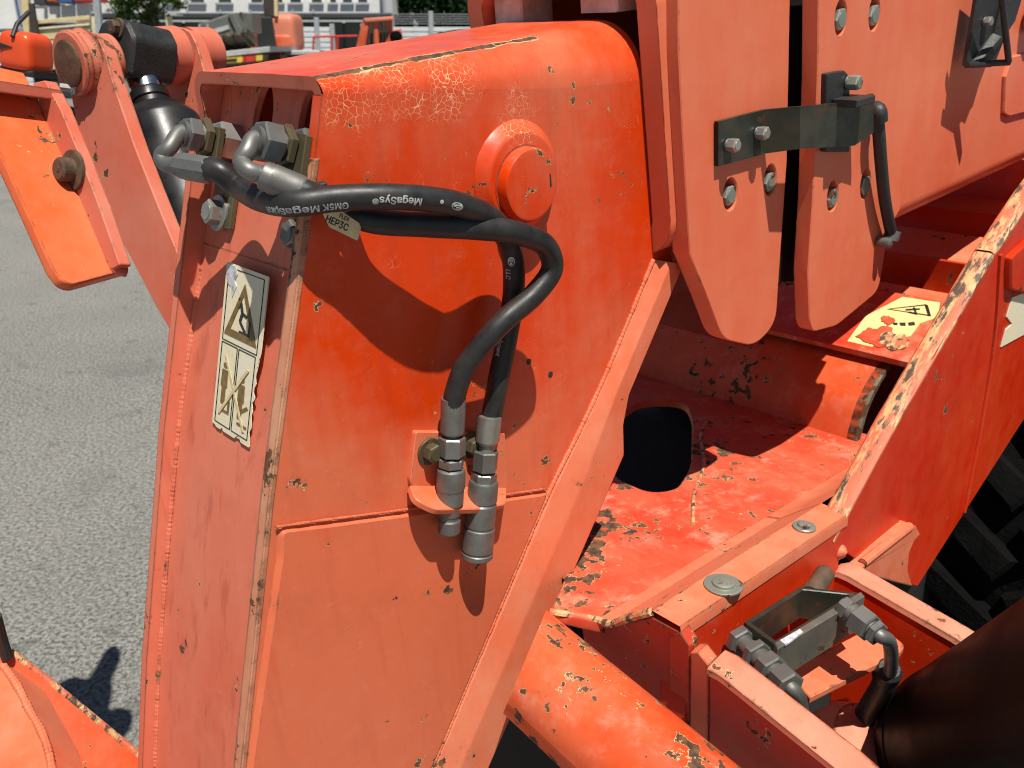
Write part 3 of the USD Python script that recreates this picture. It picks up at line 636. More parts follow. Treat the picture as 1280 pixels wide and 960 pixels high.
part(bm, 'raised_cover', prism(FA, rnd(rp, {5: .004}), .054, .060, (), .002), mSleeve)
part(bm, 'slot_shade_plate', box(Frame(sd(.585, 0, 0), NN, WW, -BX), -.20, .040, -.115, .32, -.01, 0), mSlotShade)  # dark plate put in for the shade deep in the slot
part(sl, 'slot_shade_strip', prism(FA, FA.p2([(972, -60), (1024, -60), (1012, 352), (960, 352)], .0285), .0245, .0285), mSlotShade)  # black strip painting shade over the orange inner section
# strap over the gap
hA = FA.pix
def strap_row(u, vt, vb, d): a, b = FA.pix(u, vt, d), FA.pix(u, vb, d); return a, b
st = [(898, 152, 208, .046), (957, 137, 192, .046), (1000, 133, 186, .078), (1058, 128, 183, .082), (1068, 127, 182, .084), (1092, 117, 166, .092)]
front_, back_ = [], []
for u, a, b_, d in st:
    t_, bb = FA.pix(u, a, d), FA.pix(u, b_, d)
    front_.append((t_, bb))
rows = []
for (t_, bb) in front_:
    rows.append([FA.w(t_ - [0, 0, .005]), FA.w(t_), FA.w(bb), FA.w(bb - [0, 0, .005])])
R3 = []
for i in range(len(rows) - 1):
    for t in (0, .5): R3.append([np.array(x) * (1 - t) + np.array(y) * t for x, y in zip(rows[i], rows[i + 1])])
R3.append(rows[-1])
strap = grid(R3, closed=True, flip=True)
capa = (np.array(R3[0]), np.array([[0, 1, 2], [0, 2, 3], [2, 1, 0], [3, 2, 0]])); capb = (np.array(R3[-1]), capa[1])
sb = part(M, 'strap_bracket', cat(strap, capa, capb), mStrap, 'dark bent steel strap bolted across the gap', smooth=25)
for u, v in ((910, 181), (947, 166)):
    part(sb, 'bolt_head', bolt(FA.wp(u, v, .047), NN, .0125, .010, washer=False, ph=.2), mZincL)
# black angle behind the strap's right end, with its rod
ag = part(M, 'black_angle', plate(FA, [(1034, 92), (1056, 88), (1062, 95), (1063, 150), (1062, 190), (1032, 190)], .074, .008, .002, .001), mBlackP)
part(ag, 'flange', box(Frame(FA.wp(1046, 127, .074), BX, WW, NN), -.012, .030, -.004, .004, -.001, .030, .001), mBlackP)
part(ag, 'bolt_head', bolt(FA.wp(1060, 103, .075), NN, .0145, .012, washer=False, ph=.2), mBolt)
rod = spline([FA.wp(1096, 138, .080), FA.wp(1099, 172, .082), FA.wp(1101, 200, .082), FA.wp(1106, 250, .080), FA.wp(1114, 292, .078)])
rd = part(M, 'black_cable', cat(tube(rod, .0075, 16), tube(spline([FA.wp(1094, 136, .075), FA.wp(1098, 140, .082), FA.wp(1099, 152, .083)]), .010, 14)), mBlackP, 'short black cable hanging beside the slider plate')
part(rd, 'end_fitting', cat(tube([FA.wp(1117, 288, .079), FA.wp(1113, 300, .078)], .010, 14), lathe(FA.wp(1107, 303, .079), NN, [(-.01, .006), (.006, .007), (.008, .004)], 14)), mZinc)
# marker lamp bracket at the top right
fz = unit(NN + BX * -.12); fx = unit(BX - fz * (BX @ fz)); FM = Frame(FA.wp(1240, 40, .085), fx, np.cross(fz, fx), fz)
lk = part(M, 'lamp_bracket', prism(FM, rnd(FM.p2([(1228, -40), (1208, 82), (1244, 80), (1290, -40)]), .002), -.006, 0, (), .001), mBlackP, 'black plastic lamp bracket on the boom side')
part(lk, 'raised_rib', prism(FM, FM.p2([(1254, -20), (1240, 42), (1214, 76), (1232, 74), (1262, 30), (1280, -30)]), -.001, .010, (), .007), mBlackP)
part(lk, 'wire_frame', cat(*[tube([FM.wp(*a, z0), FM.wp(*b_, z1)], .0042, 12) for a, b_, z0, z1 in (((1248, -40), (1261, 77), .03, .02), ((1262, 78), (1236, 79), .02, .004), ((1208, 81), (1238, 80), .004, .004))]), mBlackP)
part(lk, 'bolt_head', bolt(FM.wp(1231, 27, .001), FM.M[2], .0115, .007, washer=False), mZincL)
lamp = FA.wp(1283, 35, .075)
part(lk, 'lamp_lens', lathe(FA.wp(1287, 22, .06), NN, [(0, .022), (.012, .021), (.018, .016), (.02, .002)], 20), usdkit.material(stage, '/World/Looks/lamp_red', {'p': ('principled_bsdf', {'base_color': (.5, .04, .02), 'roughness': .12, 'coat_weight': .6})}, [], surface='p.BSDF'))
# ================================================================ chassis of the machine
_lathe, _hexa, _tube = lathe, hexa, tube                 # in this section fittings are sized in the chassis' own units
def lathe(P, d, prof, n=28, ph=0.0): return _lathe(P, d, [(z * KC, r * KC) for z, r in prof], n, ph)
def hexa(P, d, z0, z1, af, ph=0.3): return _hexa(P, d, z0 * KC, z1 * KC, af * KC, ph)
def tube(path, r, n=20): return _tube(path, np.asarray(r) * KC, n)
ZL = -.2455; SEE = .072; ZF = -.2807
def ch(s, h, d): return FC.w((s, h, d))
# right frame plate with its worn sloping edge
fe = [(1040, 676), (1120, 528), (1241, 318), (1252, 306), (1282, 258), (1420, 60), (1500, 300), (1280, 524), (1147, 733), (1100, 722)]
fpol = FC.p2(fe, .25)
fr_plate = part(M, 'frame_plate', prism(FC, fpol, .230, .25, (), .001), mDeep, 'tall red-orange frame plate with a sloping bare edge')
ew = FC.p2([(1040, 676), (1120, 528), (1241, 318)], .2512)
def edgecap(pts, d0, d1, up=.0016):
    p = np.array(pts); n_ = 24; R = []
    p = resample(pts, n_); t = np.gradient(p, axis=0); t /= np.linalg.norm(t, axis=1, keepdims=True); nr = np.column_stack([-t[:, 1], t[:, 0]])
    for i in range(n_):
        w1, w2 = .002 * meshkit.noise(np.array([i * .9, .5, 3.])), .002 * meshkit.noise(np.array([i * .7, 4.5, 1.]))
        q, m_ = p[i] + nr[i] * up, nr[i]
        R.append([ch(*(q - m_ * .006), d1 + .001), ch(*(q - m_ * (.002 + w1)), d1 + .001), ch(*q, d1 - .003), ch(*q, d0 + .003), ch(*(q - m_ * (.002 + w2)), d0 - .001), ch(*(q - m_ * .006), d0 - .001)])
    return grid(R)
part(fr_plate, 'bare_edge', edgecap(FC.p2([(1040, 676), (1080, 602), (1120, 528), (1241, 318)], .25), 0.230, .25), mWorn, 'bare cream and rust edge of the frame plate', smooth=40)
part(fr_plate, 'bare_edge', edgecap(FC.p2([(1242, 316), (1254, 300), (1282, 256), (1420, 58)], .25), 0.230, .25), mWorn, smooth=40)
part(fr_plate, 'weld_seam', tube(spline([FC.wp(u, v, .2505) for u, v in ((1250, 318), (1243, 420), (1228, 520), (1205, 640))]), .0028, 8), mDeep)
part(fr_plate, 'lifting_lug', prism(FC, rnd(FC.p2([(1262, 322), (1285, 300), (1330, 290), (1330, 380), (1262, 362)], .255), .006), .25, .257, (), .002), mDeep)
lq = FC.p2([(1266, 372), (1281, 366), (1281, 418), (1252, 434)], .2515)
part(fr_plate, 'torn_label', prism(FC, [lq[0], lq[1], lq[2], lq[3], FC.p2([(1258, 412)], .2515)[0], FC.p2([(1266, 405)], .2515)[0], FC.p2([(1259, 396)], .2515)[0]], .2495, .2512), mWhite)
part(fr_plate, 'gusset', cat(prism(FC, rnd(FC.p2([(1070, 716), (1100, 688), (1139, 655), (1146, 658), (1151, 668), (1143, 676), (1137, 690), (1135, 712), (1140, 733)], .262), .002), .249, .262, (), .0012),
     tube([FC.wp(1078, 704, .259), FC.wp(1110, 679, .259), FC.wp(1137, 658, .259)], .005, 10)), mLedge, 'small bright gusset')
# ledge, sloping channel wall and floor (with its openings)
prof = [(.25, ZL), (.222, ZL + .001), (.198, -.263), (.180, -.2775), (.166, ZF), (.10, ZF - .001), (-.26, ZF + .004)]
S1 = .62
def ramp(s): return .0
rows = []
for s in np.linspace(SEE, .34, 10): rows.append([ch(s, h, d) for d, h in prof[:5]])
bev = [ch(s, ZL - .012, .2515) for s in np.linspace(SEE, .34, 10)]
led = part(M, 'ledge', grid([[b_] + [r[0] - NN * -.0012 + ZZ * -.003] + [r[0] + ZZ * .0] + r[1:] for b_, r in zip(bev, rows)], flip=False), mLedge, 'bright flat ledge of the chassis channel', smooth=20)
part(led, 'outer_face', prism(FC, [(SEE + .015, ZL - .002), (.335, ZL - .010), (.335, ZL - .12), (SEE + .015, ZL - .12)], .225, .2505, (), .001), mDeep)
for u, v, r in ((904, 733, .0165), (1005, 660, .011)):
    q = FH.wp(u, v, ZL); part(led, 'bolt_head', cat(lathe(q + ZZ * .001, ZZ, [(0, r), (.0015, r), (.002, r * .95)], 30), lathe(q + ZZ * .002, ZZ, [(0, r * .62), (.003, r * .58), (.004, r * .45)], 24), lathe(q + ZZ * .005, ZZ, [(0, r * .3), (.0012, r * .25)], 6)), mBolt)
flo = [(SEE, -.166)] + FH.p2([(757, 779), (735, 775), (688, 764), (706, 722), (724, 680), (741, 640), (757, 604), (764, 585), (766, 560), (772, 500)], ZF) + [(.48, .26), (S1, .26), (S1, -.166)]
hole = rnd(FH.p2([(768, 525), (800, 500), (855, 500), (866, 520), (864, 585), (845, 612), (812, 616), (764, 595)], ZF), .03)
hole2 = ellipse(*FH.pix(722, 716, ZF)[:2], .016, .012, 18)
mFloor2 = mFloor
floor = part(M, 'channel_floor', prism(FH, flo, ZF - .010, ZF, [hole, hole2], .0015), mFloor, 'scratched sunlit floor of the chassis channel with an oval hole')
pts = [FH.wp(u, v, ZF + .0005) for u, v in ((884, 525), (876, 545), (880, 580), (868, 618), (866, 655))]
part(floor, 'weld_seam', tube(spline(pts), .0022, 8), mWorn)
# end face below the floor
e_ = [(.135, ZF - .001), (.166, ZF - .001), (.180, -.278), (.198, -.2635), (.222, ZL), (.25, ZL), (.25, -.75), (.135, -.75)]
FE = Frame(FC.w((SEE, ZL - .002, 0)), NN, FTL.M[1], FTL.M[2], KC)
part(M, 'end_plate', prism(FE, [(x, y - ZL - .0035) for x, y in e_], -.014, .0004, (), .0012), mDark, 'dark end plate under the channel floor')
lip = [ch(SEE - .0005, h - .001, d) for d, h in prof]
part(M, 'floor_lip', tube(spline([lip[1], lip[2], lip[3], lip[4], FH.wp(688, 765, ZF - .002)], 6), .0036, 8), mWorn)
# big cross tube below
t0, t1_ = FT.wp(664, 832, -.012), FT.wp(826, 974, -.012)
ax_ = unit(t1_ - t0); cu, cv, _ = basis(ax_); rows = []
cut = unit(np.cross(FA.wp(728, 652, .013) - CAM, FA.wp(598, 962, .013) - CAM))       # cut off obliquely along the flange
for k_ in range(49):
    a_ = 2 * PI * k_ / 48; off = .0440 * KC * (math.cos(a_) * cu + math.sin(a_) * cv); q = t0 + off
    st_ = ((CAM - q) @ cut) / (ax_ @ cut); rows.append([q + ax_ * (st_ + .001), q + ax_ * (st_ + .04), q + ax_ * .17, q + ax_ * .30, q + ax_ * .42])
tbm = grid(rows); part(M, 'cross_tube', (tbm[0], tbm[1] if (np.cross(tbm[0][tbm[1][0][1]] - tbm[0][tbm[1][0][0]], tbm[0][tbm[1][0][2]] - tbm[0][tbm[1][0][0]]) @ (tbm[0][tbm[1][0][0]] - t0) > 0) else tbm[1][:, ::-1]), mTube, 'thick scuffed orange cross tube at the bottom', smooth=50)
# corner post, cross plates, shelf
part(M, 'corner_post', prism(FE, FE.p2([(836, 795), (850, 791), (861, 808), (862, 1050), (833, 1050)], .0016), -.01, .0016, (), .0006), mRusty, 'worn vertical corner plate')
part(M, 'corner_strip', prism(FE, FE.p2([(863, 816), (872, 816), (885, 832), (884, 1050), (861, 1050)], .0022), -.01, .0022, (), .0006), mLedge, 'bright vertical strip beside the corner plate')
cpl = part(M, 'cross_plate', prism(FE, FE.p2([(884, 838), (900, 846), (1052, 968), (1120, 1030), (1120, 1150), (884, 1150)], .004), -.022, .004, (), .003), mDark, 'near cross plate with a pale chipped top edge')
qa = [FE.pix(u, v, .004)[:2] for u, v in ((884, 838), (900, 846), (1052, 968), (1120, 1030))]
def topstrip(qa, s0, th, FT=FT):
    R = []
    qs = resample(qa, 16)
    for x, y in qs: R.append([FT.w((x, y - .004, -s0 + .0012)), FT.w((x, y + .0012, -s0 + .0002)), FT.w((x, y + .0022, -s0 - .003)), FT.w((x, y + .0022, -s0 - th + .002)), FT.w((x, y - .003, -s0 - th - .001))])
    return grid(R)
part(cpl, 'top_edge', topstrip(qa, -.004, .026, FE), mStrip, 'pale pink top edge with rust chips')
S2 = FC.pix(1046, 700, .25)[0]
qb = FT.p2([(1036, 718), (1050, 716), (1190, 797), (1240, 828)], -S2)
cp2 = part(M, 'cross_plate', prism(FT, qb + FT.p2([(1240, 850), (1150, 845), (1120, 960), (1036, 880)], -S2), -S2 - .026, -S2, (), .002), mDeep, 'far cross plate behind the valve block')
part(cp2, 'top_edge', topstrip(qb, S2, .026), mStrip)
part(led, 'inner_wall', grid([[ch(s, h, min(d, .229)) for d, h in prof[1:5]] for s in np.linspace(.335, S1, 6)]), mLedge)
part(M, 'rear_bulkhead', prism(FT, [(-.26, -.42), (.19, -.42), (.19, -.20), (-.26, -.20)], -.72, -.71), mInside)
for (u, v, zz_) in ((1058, 690, 0), (888, 818, 0)):
    part(cp2 if u > 1000 else cpl, 'weld_fillet', lathe(FC.wp(u, v, .256), unit(NN + ZZ * .3), [(-.03, .014), (-.012, .011), (-.003, .006), (0, .002)], 14), mLedge)
ZS = -.335
shq = [(985, 838), (1085, 785), (1118, 795), (1132, 806), (1125, 815), (1012, 872)]
part(M, 'valve_shelf', prism(FH, rnd(FH.p2(shq, ZS), {2: .004, 3: .006, 4: .004}), ZS - .006, ZS, (), .001), mLedge, 'orange shelf below the valve block')
# valve block: an open steel frame with two pipe unions
ZV = -.272
o_ = FH.p2([(930, 777), (1000, 733), (1077, 741), (970, 806)], ZV); o_ = ccw(o_)
c_ = np.mean(o_, 0)
vb = part(M, 'valve_frame', prism(FH, o_, ZV - .030, ZV, [[tuple(q) for q in inset(o_, .0045)]], .0008), mStrap, 'grey open steel frame with pipe fittings')
part(vb, 'front_bar', prism(FH, FH.p2([(968, 803), (1076, 739), (1081, 745), (972, 811)], ZV + .001), ZV - .033, ZV + .001, (), .0008), steel('steel_bar', (.20, .20, .18), .45, .6, .5, .05))
part(vb, 'paint_scrape', prism(FH, FH.p2([(975, 800), (1000, 786), (1004, 790), (982, 806)], ZV + .0016), ZV, ZV + .0016), mSilver)
part(vb, 'rusty_pipe_end', lathe(FH.wp(1018, 738, -.285), -BX + NN * .2, [(-.03, .009), (.0, .009), (.002, .0105), (.010, .0105)], 18), mRustB)
def union(u0, v0, u1, v1, z0, z1, nuts):
    a, b_ = FH.wp(u0, v0, z0), FH.wp(u1, v1, z1); dv = unit(b_ - a); L = np.linalg.norm(b_ - a) / KC
    ms = [lathe(a, dv, [(0, .0085), (L * .14, .0085), (L * .15, .0075), (L * .27, .0075), (L * .28, .0092), (L * .7, .0092), (L, .0075)], 20)] + [hexa(a, dv, L * x0, L * x1, af, .3) for x0, x1, af in nuts]
    return cat(*ms), a, b_, dv
m, a, b_, dv = union(922, 797, 983, 855, -.285, -.285, ((0, .12, .019), (.30, .40, .021), (.50, .66, .0205), (.72, .93, .0195)))
u1 = part(vb, 'pipe_union', m, mZinc)
part(u1, 'pipe_elbow', tube(spline([b_ - dv * .006, b_ + dv * .006, FH.wp(996, 868, -.292), FH.wp(1002, 892, -.33), FH.wp(1004, 930, -.37)], 8), .0060, 18), mZinc)
m, a, b_, dv = union(1052, 757, 1094, 790, -.270, -.275, ((.0, .2, .015), (.36, .76, .0195), (.80, .95, .0165)))
u2 = part(vb, 'pipe_union', m, mZinc)
part(u2, 'pipe_elbow', tube(spline([b_ - dv * .004, b_ + dv * .006, FH.wp(1110, 800, -.283), FH.wp(1114, 826, -.318), FH.wp(1111, 848, -.35)], 8), .0060, 18), mZinc)
q1, q2 = FH.wp(1111, 838, -.34), FH.wp(1090, 880, -.40)
part(u2, 'hose_end', cat(tube(spline([q1, FH.wp(1105, 855, -.36), q2, FH.wp(1070, 915, -.44)], 8), .0105, 18), lathe(q1, unit(q2 - q1), [(-.004, .009), (.0, .012), (.012, .012), (.014, .0105)], 20)), mBlackP)
# pale cover at the foot of the box
part(M, 'round_cover', lathe(FH.wp(1092, 930, -.43), unit(NN * .6 + ZZ * .8), [(-.2, .05), (-.02, .048), (-.004, .040), (.0, .02)], 30), mStrip, 'pale rounded cover at the foot of the box')
# dark cylinder at the lower right
ca, cb_ = at(1195, 945, 1.0), at(1400, 872, .66)
cd = unit(cb_ - ca)
dc = part(M, 'ram_cylinder', _lathe(ca, cd, [(-.004, .070), (.0, .079), (.008, .086), (.02, .088), (.7, .088)], 64), mDarkCyl, 'large dark cylinder in the lower right corner')
part(dc, 'rim_band', _lathe(ca, cd, [(.050, .0879), (.052, .0893), (.056, .0893), (.058, .0879)], 64), mDarkCyl)
# bent cross channel, label plate and stepped plates behind, seen under the boom
DCR = .135
cr = [FC.pix(u, v, DCR)[:2] for u, v in ((1064, 572), (1068, 556), (1073, 536), (1080, 512), (1090, 489), (1102, 468), (1116, 450))]
cr = spline([list(x) + [0] for x in cr], 4)[:, :2]; cr = [tuple(x) for x in cr]
back = [(cr[-1][0] + .05, cr[-1][1] + .012), (cr[-1][0] + .10, cr[-1][1] + .014)]
outl = cr + back; innr = [(s + .004, h - .009) for s, h in back[::-1]] + [(s + .010, h - .004) for s, h in cr[::-1]]
cm = part(M, 'cross_channel', prism(FC, outl + innr, -.30, DCR, (), .002), mTube, 'bent cross channel with a torn rusty end')
part(cm, 'torn_end', prism(FC, outl[2:] + innr[:-2], DCR - .012, DCR + .0018, (), .0015), steel('steel_torn', (.16, .13, .10), .6, .3, .6, .4))
# plates behind, a stepped profile along the machine
def prof_sheet(px, d0, d1, mat, name, label, th=.008, dpx=.20):
    p = [FC.pix(u, v, dpx)[:2] for u, v in px]; p = np.array(p)
    t = np.gradient(p, axis=0); t /= np.linalg.norm(t, axis=1, keepdims=True); nr = np.column_stack([-t[:, 1], t[:, 0]])
    return part(M, name, prism(FC, [tuple(x) for x in p] + [tuple(x) for x in (p - nr * th)[::-1]], d0, d1, (), .001), mat, label)
lp = prof_sheet([(1117, 449), (1135, 431), (1155, 410), (1172, 392), (1184, 378)], -.26, .19, mFloor, 'label_plate', 'sloping plate that carries the worn yellow warning label', dpx=.145)
prof_sheet([(1160, 392), (1180, 366), (1184, 367)], -.26, .2, mLedge, 'plate_lip', None, dpx=.12)
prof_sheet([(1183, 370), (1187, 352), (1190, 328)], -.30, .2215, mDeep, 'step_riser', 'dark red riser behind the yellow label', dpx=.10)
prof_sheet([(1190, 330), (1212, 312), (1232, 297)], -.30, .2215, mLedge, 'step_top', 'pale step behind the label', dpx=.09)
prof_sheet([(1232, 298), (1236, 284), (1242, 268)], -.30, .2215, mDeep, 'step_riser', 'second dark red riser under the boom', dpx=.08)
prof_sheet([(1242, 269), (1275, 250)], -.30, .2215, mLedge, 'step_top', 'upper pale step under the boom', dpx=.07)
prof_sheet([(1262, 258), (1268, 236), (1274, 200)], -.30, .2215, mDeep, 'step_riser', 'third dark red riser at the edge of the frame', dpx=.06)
# yellow label on the plate
l0, l1 = np.array(FC.pix(1135, 431, .145)[:2]), np.array(FC.pix(1184, 378, .145)[:2])
ly = unit(np.r_[l1 - l0, 0])[:2]; LY = unit(B0 * ly[0] + ZZ * ly[1]); FL = Frame(FC.w((*l0, .145)), -NN, LY, np.cross(-NN, LY))
if FL.M[2][2] < 0: FL = Frame(FC.w((*l0, .145)), NN, LY, np.cross(NN, LY))
ye = FL.p2([(1058, 428), (1082, 395), (1128, 371), (1175, 378), (1172, 396), (1150, 404), (1138, 420), (1105, 426), (1090, 433)], .0012)
yl = part(M, 'yellow_label', prism(FL, ye, -.001, .0012), mYellow, 'torn yellow warning label with a black triangle')
tri = FL.p2([(1108, 386), (1158, 380), (1163, 395)], .002)
part(yl, 'label_triangle', prism(FL, tri, .001, .0019, [[tuple(q) for q in inset(ccw(tri), .003)]]), mInk)
part(yl, 'label_pictogram', cat(*[prism(FL, FL.p2(q, .002), .001, .0019) for q in ([(1132, 386), (1150, 385), (1150, 387), (1132, 388)], [(1136, 389), (1146, 391), (1145, 393), (1136, 391)], [(1141, 384), (1144, 384), (1147, 393), (1144, 393)], [(1157, 381), (1160, 381), (1164, 395), (1160, 395)])]), mInk)
part(yl, 'label_lettering', cat(*[prism(FL, FL.p2(q, .002), .001, .0019) for q in ([(1116, 403), (1122, 403), (1122, 406), (1117, 406)], [(1124, 403), (1132, 403), (1132, 407), (1126, 407)], [(1135, 403), (1143, 402), (1144, 406), (1136, 407)])]), mInk)
def rough_patch(cx, cy, rx, ry, sd_, fr, z, n=90):
    a = np.linspace(0, 2 * PI, n, endpoint=False); k = .35 + 1.1 * meshkit.fbm(np.column_stack([np.cos(a) * 1.6 + sd_ * 7, np.sin(a) * 1.6, a * 0 + sd_]), 5, sd_)
    return fr.p2([(cx + rx * math.cos(t) * q, cy + ry * math.sin(t) * q) for t, q in zip(a, k)], z)
part(yl, 'torn_patch', prism(FL, rough_patch(1096, 420, 22, 13, 4, FL, .0025), 0, .0022), mFloor)
part(yl, 'torn_patch', prism(FL, rough_patch(1118, 426, 22, 12, 9, FL, .003), 0, .0027), mWorn)
part(yl, 'torn_patch', prism(FL, rough_patch(1110, 399, 9, 6, 5, FL, .003), 0, .0024), mFloor)
# underside plate, added to shade what lies under the machine
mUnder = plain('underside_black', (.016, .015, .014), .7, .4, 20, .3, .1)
part(M, 'added_belly_plate', prism(FC, [(.16, -.66), (2.2, -.66), (2.2, -.36), (.62, -.36), (.50, -.47), (.16, -.47)], -.30, .19, (), .01), mUnder)
lathe, hexa, tube = _lathe, _hexa, _tube
# a tyre beyond the frame plate
def wheel(c, ax, R, wd, nm):
    prof = [(-wd / 2, R * .55), (-wd / 2 - .01, R * .75), (-wd / 2 + .02, R * .93), (-wd / 2 + .05, R * .97), (wd / 2 - .05, R * .97), (wd / 2 - .02, R * .93), (wd / 2 + .01, R * .75), (wd / 2, R * .55)]
    t = part(M, 'wheel', lathe(c, ax, prof, 56), mTyre, nm); u, v, d = basis(ax); lugs = []
    for k in range(26):
        for sgn in (-1, 1):
            a = 2 * PI * (k + .5 * (sgn > 0)) / 26; rd_ = math.cos(a) * u + math.sin(a) * v; tg_ = np.cross(d, rd_)
            fr = Frame(c + rd_ * R * .95 + d * sgn * wd * .24, unit(tg_ + d * .6 * sgn), np.cross(rd_, unit(tg_ + d * .6 * sgn)), rd_)
            lugs.append(prism(fr, [(-.02, -wd * .26), (.02, -wd * .26), (.026, wd * .26), (-.026, wd * .26)], -.02, .035, (), .006))
    part(t, 'tread', cat(*lugs), mTyre)
    part(t, 'rim', lathe(c, ax, [(-wd / 2 + .03, R * .55), (-wd / 2 + .02, R * .5), (-.05, R * .45), (-.04, R * .15), (-.1, R * .12), (-.1, .01)], 40), mZincL)
wc = at(1370, 640, 1.75); wl = FC.loc(wc)
wheel(wc, NN, .47, .36, 'black lugged tyre in the shade at the right')
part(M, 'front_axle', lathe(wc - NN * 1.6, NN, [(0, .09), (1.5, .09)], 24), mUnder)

# ================================================================ left bracket with its ram
az, el = math.radians(36), math.radians(3)
AX = np.array([math.sin(az) * math.cos(el), math.cos(az) * math.cos(el), math.sin(el)]); EX = np.array([math.cos(az), -math.sin(az), 0])
lean = math.radians(13)
EZ = unit(-AX * math.cos(lean) + np.array([0, 0, 1]) * math.sin(lean)); EX = unit(EX - EZ * (EX @ EZ)); EY = np.cross(EZ, EX)
FB = Frame(at(100, 180, 1.12), EX, EY, EZ)
arm = [(86, 105), (84, 70), (92, 46), (107, 38), (122, 45), (131, 66), (140, 100), (168, 182), (205, 275), (236, 350), (232, 400), (214, 417), (196, 386), (150, 298), (118, 215), (96, 160)]
ba = part(M, 'link_arm', prism(FB, rnd(FB.p2(arm), .008), -.017, 0, (), .0015), mBrak, 'scratched pinkish link arm with a pin boss')
pc = FB.wp(107, 78, 0)
bs = part(ba, 'pin_boss', lathe(FB.wp(106, 78, .0), -AX, [(-.001, .040), (.003, .036), (.010, .0345), (.012, .037), (.018, .037), (.020, .034)], 40), mBrak)
part(ba, 'pin', lathe(FB.wp(106, 78, .0), -AX, [(.012, .0265), (.0225, .0265), (.024, .024)], 36), mRustB)
q = FB.wp(101, 112, .004); part(ba, 'grease_nipple', cat(bolt(q, EZ, .014, .010, washer=False), tube([q + EZ * .005, q + EZ * .02 - EX * .01], .0045, 10)), mZincL)
OFF = -AX * -.125
fo = Frame(FB.o + AX * .128, EX, EY, EZ)
arm2 = [(FB.pix(u, v)[0], FB.pix(u, v)[1]) for u, v in arm]
b2_ = part(M, 'link_arm', prism(fo, rnd(arm2, .008), -.017, 0, (), .0015), mBrak, 'far link arm behind the black ram')
part(b2_, 'pin_boss', lathe(pc + AX * .10, AX, [(-.001, .036), (.028, .036)], 40), mBrak)
part(b2_, 'pin_cap', lathe(pc + AX * .145, AX, [(-.001, .034), (.035, .032), (.04, .02)], 40), mBrak)
part(ba, 'spacer', lathe(pc + AX * .017, AX, [(0, .031), (.016, .031)], 32), mBrak)
# ram between the arms
rm = pc + AX * .066
dn = unit(FB.wp(290, 400, -.066) - FB.wp(172, 70, -.066))
rb = part(M, 'tilt_ram', cat(prism(Frame(rm, EX, EY, EZ), rnd([(-.034, -.026), (.036, -.026), (.044, .020), (.026, .040), (-.026, .040), (-.042, .015)], .008), -.030, .030, (), .004)), mBlackP, 'black hydraulic ram with a bright rod between the link arms')
part(rb, 'rod', lathe(rm, dn, [(.03, .0205), (.10, .0205)], 32), steel('chrome', (.62, .63, .64), .12, 1.0, .15, 0, tint=None))
part(rb, 'gland', lathe(rm, dn, [(.050, .023), (.054, .0245), (.062, .0245), (.064, .0225), (.075, .0225)], 32), mBlackG)
part(rb, 'barrel', lathe(rm, dn, [(.074, .027), (.078, .036), (.096, .049), (.102, .051), (.60, .051)], 40), mBlackG)
part(rb, 'bolt_head', bolt(rm + EY * .030 + EZ * .030 + EX * .012, EZ, .014, .008), mRustB)
# trough beside the arm: a rib with a bolt, and its bright panel
ribz = .045
rib = [(44, 104), (58, 102), (72, 128), (98, 190), (122, 255), (148, 330), (140, 336), (118, 305), (90, 232), (66, 170)]
ribp = FB.p2([(40, 104), (56, 100), (75, 135), (100, 195), (124, 258), (150, 332), (138, 338), (96, 255), (66, 180)], ribz)
tr = part(M, 'trough', prism(FB, rnd(ribp, .004), ribz - .014, ribz, (), .0015), mBrak, 'bent orange trough left of the link arm')
Bm1, Bm2 = FB.wp(46, 122, ribz), FB.wp(137, 336, ribz)
ty = unit(Bm1 - Bm2); tzn = unit(np.cross(EZ, ty)); tzn = tzn if tzn @ (CAM - Bm1) > 0 else -tzn
FQ = Frame(Bm2, np.cross(ty, tzn), ty, tzn)
pq = FQ.p2([(48, 122), (140, 334), (158, 338), (90, 357), (76, 352), (64, 336), (0, 196), (-60, 70), (30, 90)])
part(tr, 'trough_panel', prism(FQ, rnd(pq, {3: .006, 4: .006}), -.012, 0, (), .002), mBin, 'bright orange trough panel with a rust edge')
part(tr, 'top_flange', cat(prism(Frame(Bm1 + ty * .004, EX, EZ, np.cross(EX, EZ)), [(-.10, -.012), (.035, -.012), (.035, .16), (-.10, .16)], -.008, .004, (), .001)), mBrak)
part(tr, 'weld', tube(spline([FQ.wp(140, 326, .002), FQ.wp(147, 337, .003), FQ.wp(158, 340, .004)], 5), .006, 10), mBrak)
q = FB.wp(93, 213, ribz); part(tr, 'bolt_head', cat(lathe(q, EZ, [(0, .023), (.004, .023), (.005, .021)], 30), lathe(q, EZ, [(.004, .014), (.018, .0135), (.020, .011)], 24), lathe(q, EZ, [(.0195, .004), (.0205, .0035)], 12)), mRustB)
